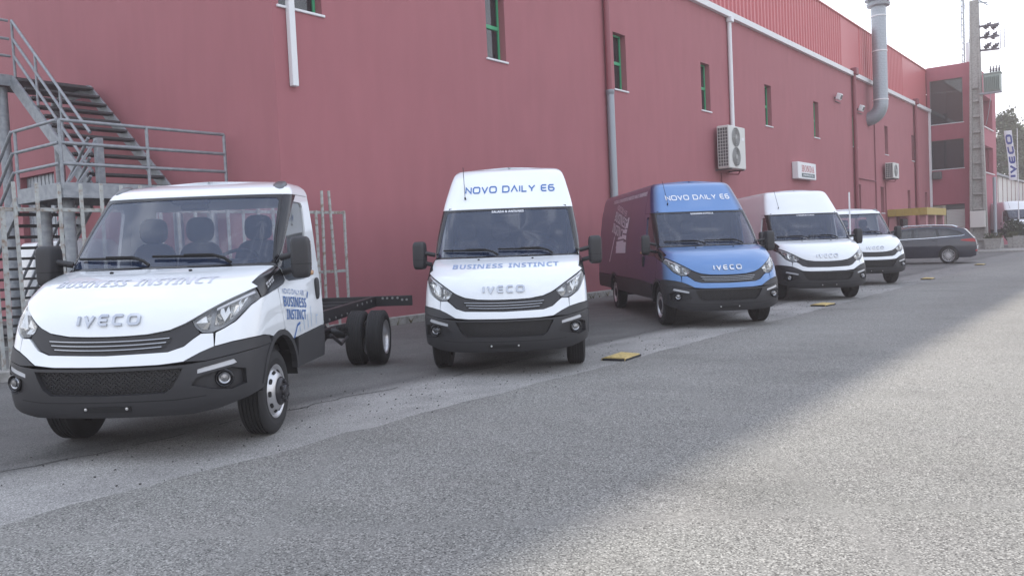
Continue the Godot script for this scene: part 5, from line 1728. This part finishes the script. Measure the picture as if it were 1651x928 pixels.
	for i in 900:
		var d := Vector3(rng.randfn(), rng.randfn(), rng.randfn()).normalized() * pow(rng.randf(), 0.4)
		leaf(hm, Vector3(d.x * 0.75, 0.75 + d.y * 0.75, d.z * 0.75), 0.09, Color(0.03, 0.045, 0.022) * rng.randf_range(0.6, 1.4))
	part("foliage", hm, M.leaf, hb)
	var hs := MB.new()
	hs.tube([Vector3(0, -0.3, 0), Vector3(0, 0.8, 0)], 0.05, 6)
	part("stem", hs, M.bark, hb)
	# thin white post between the last two vans
	var tp := thing("thin_white_post", "thin white post standing in front of the farthest parked truck cab", "post", Transform3D(Basis(), Vector3(9.08, gy(9.08, -22.5), -22.5)))
	var tm := MB.new()
	tm.tube([Vector3.ZERO, Vector3(0, 2.55, 0)], 0.022, 8)
	part("tube", tm, M.white_metal, tp)
	# yellow wedges along the road edge
	var i := 0
	for q in [[0.22, 6.58], [8.62, 6.52], [18.45, 6.56], [28.6, 6.45]]:
		var g := hall(q[0], 0, q[1])
		var lab: String = ["chipped yellow wedge on the road edge beside the nearest high roofed white van", "yellow wedge on the road edge in front of the blue van", "small yellow wedge on the road edge in front of the second white van's neighbour", "farthest pale yellow wedge on the road edge near the dark estate car"][i]
		var y := thing("yellow_wedge", lab, "kerb marker", Transform3D(Basis(HD, Vector3.UP, HN).rotated(Vector3.UP, [0.12, -0.1, 0.05, 0.0][i]), Vector3(g.x, gy(g.x, g.z), g.z)), "yellow wedges along the road edge")
		var m := MB.new()
		m.prism(PackedVector2Array([Vector2(-0.17, 0.0), Vector2(-0.155, 0.034), Vector2(0.10, 0.046), Vector2(0.16, 0.026), Vector2(0.17, 0.0)]), -0.24, 0.24, Transform3D(Basis(Vector3(0, 0, -1), Vector3.UP, Vector3(1, 0, 0)), Vector3.ZERO))
		part("block", m, M.yellow, y)
		var e := MB.new()
		e.box(Vector3(0.0, 0.012, 0.172), Vector3(0.50, 0.024, 0.012), 0.003)
		e.box(Vector3(-0.247, 0.013, 0.0), Vector3(0.012, 0.026, 0.30), 0.003)
		part("rubber_edge", e, M.rubber, y)
		i += 1
func leaf(mb: MB, c: Vector3, r: float, col: Color) -> void:
	var a := Vector3(rng.randfn(), rng.randfn(), rng.randfn()).normalized()
	var b := a.cross(Vector3(rng.randfn(), rng.randfn(), rng.randfn())).normalized()
	mb.col = col
	mb.tri(c - a * r, c + b * r * 0.6, c + a * r)
	mb.tri(c - a * r, c - b * r * 0.6, c + a * r)
func trees() -> void:
	var specs := [[46.5, -82.0, 9.2, 1.0, "tall thin dark pine directly right of the tower"], [51.0, -86.5, 12.4, 1.15, "tallest pine rising behind the banner"], [55.0, -88.0, 11.2, 1.1, "broad pine at the right edge of the picture"], [49.0, -92.0, 10.4, 1.0, "pale pine filling the gap behind the banner pole"], [58.5, -97.0, 12.4, 1.2, "rear pine beyond the right edge"], [53.5, -98.0, 10.0, 1.1, "rear pine half hidden by the tallest one"]]
	for q in specs:
		var t := thing("pine_tree", q[4], "tree", Transform3D(Basis(), Vector3(q[0], gy(q[0], q[1]), q[1])), "pines beyond the tower")
		var h: float = q[2]
		var tr := MB.new()
		var cr := MB.new()
		cr.colored = true
		tr.tube([Vector3.ZERO, Vector3(0.1, h * 0.4, 0), Vector3(-0.05, h * 0.97, 0.1)], 0.19, 8, 0.04)
		for b in 46:
			var f := pow(rng.randf(), 0.8)
			var y := lerpf(h * 0.42, h * 0.99, f)
			var a := rng.randf() * TAU
			var ln: float = lerpf(2.6, 0.5, f) * q[3] * rng.randf_range(0.5, 1.1)
			var e := Vector3(cos(a) * ln, y + rng.randf_range(-0.1, 0.7), sin(a) * ln)
			tr.tube([Vector3(0, y - 0.2, 0), e], 0.035, 4, 0.012, false)
			var tone := rng.randf_range(0.65, 1.35)
			for k in 5:
				var c := Vector3(0, y, 0).lerp(e, rng.randf_range(0.45, 1.05)) + Vector3(rng.randfn(), rng.randfn() * 0.6, rng.randfn()) * 0.25
				for l in 26: leaf(cr, c + Vector3(rng.randfn(), rng.randfn() * 0.7, rng.randfn()) * 0.30, 0.17, Color(0.085, 0.105, 0.065) * tone * rng.randf_range(0.8, 1.2))
		part("trunk", tr, M.bark, t)
		part("crown", cr, M.leaf, t)
	# low scrub behind them
	var sc := MB.new()
	sc.colored = true
	for i in 9000:
		var p := Vector3(rng.randf_range(42, 75), 0, rng.randf_range(-112, -100))
		p.y = gy(p.x, p.z) + pow(rng.randf(), 1.5) * (5.5 + 1.5 * sin(p.x * 0.7))
		leaf(sc, p, 0.35, Color(0.10, 0.115, 0.08) * rng.randf_range(0.6, 1.3))
	tag(part("far_undergrowth", sc, M.leaf, self), "pale green undergrowth massed behind the pines", "undergrowth", "", "stuff")

# ---------------------------------------------------------------- the estate car
class CarSide extends Chart:
	var sg := 1.0
	func _init(s: float) -> void:
		sg = s
		for i in 49: ul.append(-4.84 + i * 0.1009)
		for i in 23: vl.append(0.18 + i * 0.06)
	func S(z: float, y: float) -> Vector3:
		var e := absf(z + 2.42) / 2.42
		var w := 0.93 * (1.0 - 0.20 * pow(e, 5.0))
		if y < 0.55: w *= 1.0 - 0.06 * pow((0.55 - y) / 0.35, 2.0)
		if y > 0.72: w *= 1.0 - 0.035 * ((y - 0.72) / 0.25)
		if y > 0.97: w -= 0.36 * (y - 0.97) + 0.22 * pow(maxf(y - 1.25, 0.0), 1.5)
		return Vector3(sg * w, y, z)
	func centre() -> Vector3: return Vector3(0, 0.7, -2.4)
func estate_car() -> void:
	var g := hall(30.9, 0, 0.95)
	var t := thing("estate_car", "dark blue estate car parked nose in beyond the vans", "car", on_ground(g.x, g.z, atan2(-HN.x, -HN.z) + 0.12).scaled_local(Vector3(1.04, 1.07, 1.04)))
	var top := [[0.0, 0.45], [-0.02, 0.66], [-0.16, 0.78], [-0.6, 0.90], [-1.08, 0.98], [-1.16, 1.0], [-1.6, 1.235], [-2.02, 1.405], [-2.4, 1.465], [-3.0, 1.485], [-3.6, 1.465], [-4.15, 1.41], [-4.36, 1.365], [-4.43, 1.32], [-4.70, 1.02], [-4.76, 0.95], [-4.80, 0.80], [-4.83, 0.62], [-4.80, 0.30]]
	var v := func(a: Array) -> PackedVector2Array:
		var o := PackedVector2Array()
		for q in a: o.append(Vector2(q[0], q[1]))
		return o
	for s in [1.0, -1.0]:
		var ch := CarSide.new(s)
		var body := top.duplicate()
		body += [[-4.6, 0.24], [-0.2, 0.22]]
		var wells := []
		for zc in [-0.95, -3.82]:
			var o := PackedVector2Array()
			for i in 28: o.append(Vector2(zc + cos(TAU * i / 28) * 0.375, maxf(0.34 + sin(TAU * i / 28) * 0.375, 0.0)))
			wells.append(o)
		var panes := [v.call([[-1.42, 1.005], [-1.75, 1.19], [-2.08, 1.325], [-2.44, 1.375], [-2.46, 1.03]]), v.call([[-2.56, 1.035], [-2.54, 1.38], [-3.0, 1.395], [-3.32, 1.385], [-3.40, 1.06]]), v.call([[-3.50, 1.065], [-3.42, 1.38], [-3.75, 1.35], [-4.12, 1.26], [-4.30, 1.15], [-4.28, 1.12]])]
		var frame: PackedVector2Array = v.call([[-1.32, 0.985], [-1.75, 1.215], [-2.08, 1.35], [-2.46, 1.40], [-3.0, 1.42], [-3.45, 1.405], [-3.78, 1.375], [-4.18, 1.275], [-4.38, 1.14], [-4.30, 1.105], [-3.0, 1.03]])
		var tail: PackedVector2Array = v.call([[-4.24, 0.905], [-4.30, 0.945], [-4.62, 0.98], [-4.74, 0.97], [-4.795, 0.84], [-4.6, 0.85]])
		var b := part("body_side", ch.region([v.call(body)], wells + [frame, tail], 0.0, 0.02), M.car_paint, t)
		part("window_frame", ch.region([frame], panes, -0.006, 0.01), M.gloss_black, b)
		for p in panes: part("window", ch.region([p], [], -0.008, 0.0), M.dark_pane, b)
		part("tail_lamp", ch.region([tail], [], 0.004, 0.02), M.tail_red, b)
		part("belt_trim", ch.region([v.call([[-1.32, 0.985], [-3.0, 1.03], [-4.30, 1.105], [-4.38, 1.14], [-4.40, 1.13], [-4.31, 1.09], [-3.0, 1.013], [-1.32, 0.968]])], [], 0.006, 0.01), M.chrome, b)
		for l in [[[-1.36, 0.96], [-1.25, 0.45]], [[-2.50, 1.02], [-2.52, 0.30]], [[-3.42, 1.05], [-3.36, 0.62]]]:
			var d: float = 0.006
			part("door_gap", ch.region([v.call([[l[0][0] - d, l[0][1]], [l[0][0] + d, l[0][1]], [l[1][0] + d, l[1][1]], [l[1][0] - d, l[1][1]]])], [], 0.001, 0.0), M.black, b)
		for q in [[-2.32, 0.90], [-3.28, 0.93]]:
			var h := MB.new()
			h.blob(ch.S(q[0], q[1]) + Vector3(0.012 * s, 0, 0), Vector3(0.02, 0.018, 0.10), 6, 2.5)
			part("door_handle", h, M.car_paint, b)
		var rr := MB.new()
		rr.tube([Vector3(0.60 * s, 1.44, -1.95), Vector3(0.60 * s, 1.535, -2.2), Vector3(0.60 * s, 1.545, -3.2), Vector3(0.60 * s, 1.515, -3.9), Vector3(0.60 * s, 1.43, -4.12)], 0.02, 8)
		part("roof_rail", rr, M.chrome, t)
		for zc in [-0.95, -3.82]:
			var ax := Transform3D(Basis(Vector3(0, s, 0), Vector3(s, 0, 0), Vector3(0, 0, -1)), Vector3(0.90 * s, 0.335, zc))
			var ty := MB.new()
			ty.lathe([Vector2(0.235, -0.2), Vector2(0.30, -0.205), Vector2(0.335, -0.18), Vector2(0.335, -0.03), Vector2(0.315, -0.005), Vector2(0.24, 0.0), Vector2(0.232, -0.02)], ax, 36)
			var w := part("wheel", ty, M.rubber, t)
			var rm := MB.new()
			rm.lathe([Vector2(0.24, 0.0), Vector2(0.228, -0.006), Vector2(0.222, -0.03)], ax, 36)
			rm.lathe([Vector2(0.055, 0.0), Vector2(0.05, 0.01), Vector2(0, 0.012)], ax, 16)
			for i in 20:
				var a := TAU * i / 20
				var e := Vector3(cos(a), 0, sin(a))
				rm.bar(ax * (e * 0.05 + Vector3(0, -0.012, 0)), ax * (e * 0.225 + Vector3(0, -0.008, 0)), 0.022, 0.014, 0.003, ax.basis.y)
			part("rim", rm, M.wheel_silver, w)
			var dk := MB.new()
			dk.lathe([Vector2(0.23, -0.05), Vector2(0, -0.05)], ax, 24)
			part("brake_disc", dk, M.black, w)
			var wl := MB.new()
			for i in 14:
				var a0 := PI * i / 14
				var a1 := PI * (i + 1) / 14
				var p := func(a: float, x: float) -> Vector3: return Vector3(x * s, 0.34 + sin(a) * 0.38, zc + cos(a) * 0.38)
				mb_quad(wl, p.call(a0, 0.89), p.call(a1, 0.89), p.call(a1, 0.55), p.call(a0, 0.55), Vector3(0.7 * s, 0.34, zc))
			part("wheel_well", wl, M.black, t)
	var ch := CarSide.new(1.0)
	var glassm := MB.new()
	var bodym := MB.new()
	for i in top.size() - 1:
		var dark: bool = i in [5, 6] or i == 13
		var target: MB = glassm if dark else bodym
		var P := func(j: int, k: int) -> Array:
			var z: float = top[j][0]
			var y: float = top[j][1]
			var w := ch.S(z, y).x
			var f := k / 6.0 - 1.0
			var crown := 0.035 * (1.0 - f * f)
			var prev: Array = top[maxi(j - 1, 0)]
			var next: Array = top[mini(j + 1, top.size() - 1)]
			var d := Vector3(0, next[1] - prev[1], next[0] - prev[0]).normalized()
			var nn := Vector3(0, -d.z, d.y)
			return [Vector3(w * f, y, z) + nn * crown, (nn + Vector3(f * 0.10, 0, 0)).normalized()]
		for k in 12:
			var A = P.call(i, k); var B = P.call(i, k + 1); var C = P.call(i + 1, k + 1); var D = P.call(i + 1, k)
			target.tri(A[0], B[0], C[0], A[1], B[1], C[1]); target.tri(A[0], C[0], D[0], A[1], C[1], D[1])
	var tp := part("bonnet_and_roof", bodym, M.car_paint, t)
	part("windscreen", glassm, M.dark_pane, tp)
	var inn := MB.new()
	inn.box(Vector3(0, 0.5, -2.4), Vector3(1.3, 0.5, 4.2), 0.05)
	for q in [[0.36, -2.35], [-0.36, -2.35], [0.0, -3.3]]:
		inn.blob(Vector3(q[0], 0.98, q[1]), Vector3(0.25 if q[0] else 0.6, 0.34, 0.1), 8, 3.0)
	part("interior", inn, M.seat, t)
	var bp := MB.new()
	bp.box(Vector3(0, 0.62, -4.84), Vector3(1.2, 0.12, 0.03), 0.01)
	part("plate", bp, M.white_metal, t)
	var eb := MB.new()
	eb.blob(Vector3(0.66, 0.50, -4.80), Vector3(0.12, 0.05, 0.05), 6, 3.0)
	eb.blob(Vector3(-0.66, 0.50, -4.80), Vector3(0.12, 0.05, 0.05), 6, 3.0)
	part("reflector", eb, M.tail_red, t)

# ---------------------------------------------------------------- the parked row
func side_map(b: Body, s: float, o: Vector2, dx: Vector2, dy: Vector2) -> Callable:   # o, dx, dy in (z, y) of the flank
	return on_chart(b, func(q: Vector2) -> Vector2:
		var p := o + dx * q.x + dy * q.y
		return Vector2(b.su(p.x, p.y) * s, p.y), 0.006)
func chassis(t: Node3D, base: float, rear: float, drop: float) -> void:
	for s in [-1.0, 1.0]:
		var r := MB.new()
		var x: float = 0.43 * s
		var z0 := -2.2
		r.box(Vector3(x, 0.64, (z0 + rear) / 2), Vector3(0.012, 0.155, absf(rear - z0)))
		for y in [0.712, 0.568]: r.box(Vector3(x - 0.035 * s, y, (z0 + rear) / 2), Vector3(0.058, 0.011, absf(rear - z0)))
		var rail := part("frame_rail", r, M.chassis, t)
		var z := z0 - 0.15
		while z > rear + 0.1:
			var bt := MB.new()
			bt.lathe([Vector2(0.016, 0.0), Vector2(0.016, 0.012), Vector2(0.0, 0.014)], Transform3D(Basis(Vector3(0, 0, 1), -PI / 2 * s), Vector3(x + 0.006 * s, 0.60 + 0.07 * (int(absf(z) * 7) % 2), z)), 6)
			part("bolt", bt, M.screw, rail)
			z -= 0.28
		var sp := MB.new()
		var leafs := []
		for i in 9: leafs.append(Vector3(0.52 * s, 0.50 - 0.10 * (1.0 - pow((i - 4) / 4.0, 2.0)), -1.0 - base + (i - 4) * 0.16))
		for i in 8: sp.bar(leafs[i], leafs[i + 1], 0.07, 0.045, 0.004)
		part("leaf_spring", sp, M.chassis, t)
	for z in [-2.9, -3.8, -4.4, -5.6, -6.3]:
		var c := MB.new()
		c.box(Vector3(0, 0.63, z), Vector3(0.82, 0.12, 0.07), 0.006)
		part("cross_member", c, M.chassis, t)
	var bar := MB.new()
	bar.box(Vector3(0, 0.645, rear - 0.02), Vector3(2.0, 0.155, 0.05), 0.006)
	var cb := part("rear_cross_bar", bar, M.chassis, t)
	for x in [-0.92, -0.78, -0.62, 0.55, 0.62, 0.70, 0.78, 0.85, 0.92]:
		var h := MB.new()
		h.lathe([Vector2(0.018, 0), Vector2(0.018, 0.004), Vector2(0, 0.004)], Transform3D(Basis(Vector3.RIGHT, PI / 2), Vector3(x, 0.66 + 0.03 * (int(x * 50) % 2), rear + 0.0055)), 10)
		part("bolt", h, M.screw, cb)
	var ax := MB.new()
	ax.tube([Vector3(-0.8, 0.36, -1 - base), Vector3(0.8, 0.36, -1 - base)], 0.075, 10)
	ax.blob(Vector3(0, 0.36, -1 - base), Vector3(0.2, 0.19, 0.2), 8, 2.0)
	ax.tube([Vector3(0, 0.45, -2.2), Vector3(0, 0.38, -1 - base)], 0.045, 8)
	part("rear_axle", ax, M.chassis, t)
	var tank := MB.new()
	tank.box(Vector3(-0.68, 0.52, -3.0), Vector3(0.40, 0.30, 0.7), 0.05)
	tank.tube([Vector3(0.2, 0.42, -2.3), Vector3(0.22, 0.40, -5.2), Vector3(0.5, 0.42, -5.8)], 0.04, 8)
	tank.tube([Vector3(0.62, 0.47, -3.7), Vector3(0.66, 0.33, -4.0), Vector3(0.6, 0.36, -4.5)], 0.02, 6)
	tank.lathe([Vector2(0, 0), Vector2(0.11, 0.01), Vector2(0.12, 0.5), Vector2(0, 0.52)], Transform3D(Basis(Vector3.RIGHT, PI / 2), Vector3(0.1, 0.5, -3.9)), 14)
	part("tanks_and_pipes", tank, M.chassis, t)
	for s in [-1.0, 1.0]:
		add_wheel(t, Vector3(0.975 * s, 0.352 - drop, -1.0 - base), s, "dual")
		add_wheel(t, Vector3(0.715 * s, 0.352 - drop, -1.0 - base), s, "dual")
func the_row() -> void:
	var grp := "delivery vans parked in a row in front of the hall"
	# the chassis cab in front
	var t1 := daily({"name": "chassis_cab_truck", "label": "nearest white chassis cab truck with bare black rear frame", "cat": "truck", "group": grp, "at": on_ground(-2.99, -6.08, -0.066, 0.06), "lift": 0.06, "roof": "low", "length": 2.25, "base": 4.05, "cab": true, "hood_text": M.pale_print})
	chassis(t1, 4.05, -6.85, 0.06)
	var b := daily_body("low", 2.25)
	var ds := t1.get_node("door_001")
	part("door_print", stroke_mesh("NOVO DAILY E6", 0.15, side_map(b, 1, Vector2(-1.13, 1.10), Vector2(-0.56, -0.050), Vector2(0, 0.043))), M.blue_print, ds)
	part("door_print", type_mesh("BUSINESS", side_map(b, 1, Vector2(-1.13, 0.990), Vector2(-0.60, -0.058), Vector2(0, 0.088))), M.blue_print, ds)
	part("door_print", type_mesh("INSTINCT", side_map(b, 1, Vector2(-1.175, 0.875), Vector2(-0.52, -0.048), Vector2(-0.01, 0.088))), M.blue_print, ds)
	var lines := [[[-1.34, 0.695], [-1.44, 0.80], [-1.52, 0.815]], [[-1.77, 1.02], [-1.81, 1.075]], [[-1.52, 0.735], [-1.505, 0.78]], [[-1.64, 0.74], [-1.62, 0.82], [-1.62, 0.87]], [[-1.75, 0.745], [-1.74, 0.87]], [[-1.85, 0.75], [-1.85, 0.94]], [[-2.0, 0.755], [-2.0, 0.84], [-2.05, 0.84]]]
	for l in lines:
		var mb := MB.new()
		for i in l.size() - 1:
			var a := Vector2(l[i][0], l[i][1])
			var c := Vector2(l[i + 1][0], l[i + 1][1])
			var nn := Vector2(-(c - a).y, (c - a).x).normalized() * (0.011 if l == lines[0] or l == lines[1] else 0.005)
			var P := []
			for q in [a + nn, c + nn, c - nn, a - nn]:
				var u := b.su(q.x, q.y)
				P.append(b.S(u, q.y) + b.N(u, q.y) * 0.006)
			mb.quad_out(P[0], P[1], P[2], P[3], Vector3(0, 0.8, -1.8))
		part("door_print", mb, M.blue_print if l == lines[0] or l == lines[1] else M.sky_print, ds)
	# badge on the vent
	var vt := t1.get_node("wing_vent_001")
	for i in 2: part("vent_badge", type_mesh("HI-MATIC" if i == 0 else "3.0 E6", side_map(b, 1, Vector2(-0.80, 1.165 - 0.024 * i + 0.02), Vector2(-0.16, 0.055), Vector2(0, 0.018))), M.white_print, vt)
	# high roofed vans
	daily({"name": "delivery_van", "label": "white high roofed van facing the camera squarely in the middle of the row", "cat": "van", "group": grp, "at": on_ground(-0.112, -9.5282, -0.0468), "roof": "high", "length": 7.0, "base": 4.1, "hood_text": M.dusk_print, "roof_text": true, "strip_text": "SALADA & ANTUNES"})
	var t3 := daily({"name": "delivery_van", "label": "blue high roofed van with purple flanks and white lettering", "cat": "van", "group": grp, "at": on_ground(3.5645, -13.7946, 0.0622), "roof": "high", "length": 7.0, "base": 4.1, "look": "blue", "roof_text": true, "strip_text": "GARAGEM ESTRELA"})
	var hb := daily_body("high", 7.0)
	var sp := t3.get_node("side_panel")
	part("flank_print", type_mesh("O VEÍCULO COM INSTINTO DE NEGÓCIO PARA O TRANSPORTE", side_map(hb, -1, Vector2(-5.75, 2.325), Vector2(3.40, 0.0), Vector2(0, 0.095))), M.grey_print, sp)
	part("flank_print", stroke_mesh("NOVO DAILY E6", 0.16, side_map(hb, -1, Vector2(-5.18, 2.19), Vector2(1.15, -0.20), Vector2(0.06, 0.10))), M.grey_print, sp)
	part("flank_print", type_mesh("BUSINESS", side_map(hb, -1, Vector2(-5.33, 1.945), Vector2(1.36, -0.22), Vector2(0.13, 0.20))), M.grey_print, sp)
	part("flank_print", type_mesh("INSTINCT", side_map(hb, -1, Vector2(-5.50, 1.695), Vector2(1.24, -0.18), Vector2(0.13, 0.20))), M.grey_print, sp)
	var polys := [[[-4.90, 1.22], [-3.85, 1.23], [-3.85, 1.46], [-4.12, 1.46], [-4.12, 1.50], [-4.90, 1.47]], [[-4.75, 1.51], [-4.12, 1.53], [-3.85, 1.50], [-3.85, 1.60], [-4.30, 1.62], [-4.30, 1.58], [-4.75, 1.56]], [[-4.22, 1.65], [-3.85, 1.63], [-3.78, 1.72], [-4.0, 1.73], [-4.22, 1.70]], [[-4.0, 1.75], [-3.76, 1.74], [-3.66, 1.96], [-3.80, 1.96], [-3.84, 1.86], [-4.0, 1.84]], [[-5.62, 1.02], [-5.55, 1.02], [-5.10, 1.58], [-5.18, 1.58]], [[-5.12, 1.60], [-5.06, 1.60], [-4.86, 1.72], [-4.93, 1.74]]]
	for p in polys: part("flank_print", hb.region([hb.path(p.map(func(q: Array) -> Vector3: return Vector3(q[0], q[1], -1)))], [], 0.0045, 0.0), M.grey_print, sp)
	daily({"name": "delivery_van", "label": "white high roofed van with plain black grille just right of the blue van", "cat": "van", "group": grp, "at": on_ground(6.997, -18.5393, -0.0086), "roof": "high", "length": 7.0, "base": 4.1, "plain_grille": true, "strip_text": "COMERCIAIS"})
	daily({"name": "chassis_cab_truck", "label": "farthest white low roofed truck cab in the row beside the dark estate car", "cat": "truck", "group": grp, "at": on_ground(10.09, -23.2367, -0.0086, 0.04), "lift": 0.04, "roof": "low", "length": 2.25, "base": 4.05, "cab": true, "plain_grille": true})
	chassis(get_node("chassis_cab_truck_001"), 4.05, -6.0, 0.04)
	# a van far down the road on the raised yard, and one behind the fence
	var g := hall(53.4, 0.55, 7.6)
	daily({"name": "delivery_van", "label": "white van cut by the right edge of the picture behind the planters", "cat": "van", "group": "", "at": Transform3D(Basis(Vector3.UP, -0.10).scaled(Vector3.ONE * 1.05), Vector3(35.1, 0.62, -56.6)), "roof": "high", "length": 7.0, "base": 4.1})
	var f := hall(-0.86, 0, -3.3)
	daily({"name": "delivery_van", "label": "small white van half hidden behind the picket fence under the stairs", "cat": "van", "group": "", "at": Transform3D(Basis(Vector3.UP, atan2(HN.x, HN.z)).scaled(Vector3(0.72, 0.76, 0.72)), Vector3(f.x, gy(f.x, f.z), f.z)), "roof": "high", "length": 4.65, "base": 3.1})

func _ready() -> void:
	rng.seed = 20
	var cam := Camera3D.new()
	cam.name = "camera"
	cam.fov = 37.68
	cam.near = 0.05
	cam.far = 1500.0
	add_child(cam)
	var cp := cos(0.0445)
	var sp := sin(0.0445)
	var fw := Vector3(0, -sp, -cp)
	var up := Vector3(0, cp, -sp)
	var rt := Vector3.RIGHT
	var cr := cos(0.0464)
	var sr := sin(0.0464)
	cam.transform = Transform3D(Basis(rt * cr - up * sr, rt * sr + up * cr, -fw), Vector3(0, 1.5065, 0))
	cam.current = true
	var env := Environment.new()
	env.tonemap_mode = Environment.TONE_MAPPER_LINEAR
	env.tonemap_exposure = 1.0
	env.sdfgi_enabled = true; env.ssao_enabled = true; env.ssil_enabled = true
	env.background_mode = Environment.BG_SKY
	var sky := Sky.new()
	var sm := ProceduralSkyMaterial.new()
	sm.sky_top_color = lin(0.53, 0.60, 0.75)
	sm.sky_horizon_color = lin(1.0, 1.0, 1.0)
	sm.sky_curve = 0.18
	sm.sky_energy_multiplier = 1.36
	sm.ground_bottom_color = lin(0.2, 0.2, 0.2); sm.ground_horizon_color = lin(0.6, 0.6, 0.62)
	sm.sun_angle_max = 30.0
	sm.sun_curve = 0.15
	sm.sky_cover = noise_tex(1024, 0.008, FastNoiseLite.TYPE_SIMPLEX_SMOOTH, [[0.42, 0.0], [0.75, 0.7]], 61, 6)
	sm.sky_cover_modulate = Color(1, 1, 1, 0.8)
	sky.sky_material = sm
	env.sky = sky
	env.fog_enabled = true
	env.fog_density = 0.0021
	env.fog_light_color = Color(0.92, 0.88, 0.88)
	var we := WorldEnvironment.new()
	we.name = "world"
	we.environment = env
	add_child(we)
	var sun := DirectionalLight3D.new()
	sun.name = "sun"
	sun.light_energy = 1.6
	sun.light_color = Color(1.0, 0.965, 0.90)
	sun.light_angular_distance = 1.4
	sun.shadow_enabled = true
	add_child(sun)
	var az := deg_to_rad(-10.0)
	var el := deg_to_rad(42.6)
	var to_sun := Vector3(sin(az) * cos(el), sin(el), -cos(az) * cos(el))
	sun.transform = Transform3D(Basis.looking_at(-to_sun), Vector3(0, 40, 0))
	make_materials()
	M.dark_red_pipe = mat(lin(0.24, 0.065, 0.08), 0.5)
	M.seam = mat(lin(0.055, 0.054, 0.052), 0.95)
	grounds()
	the_hall()
	far_buildings()
	hall_fittings()
	stairs()
	fence()
	trees()
	street_things()
	estate_car()
	the_row()
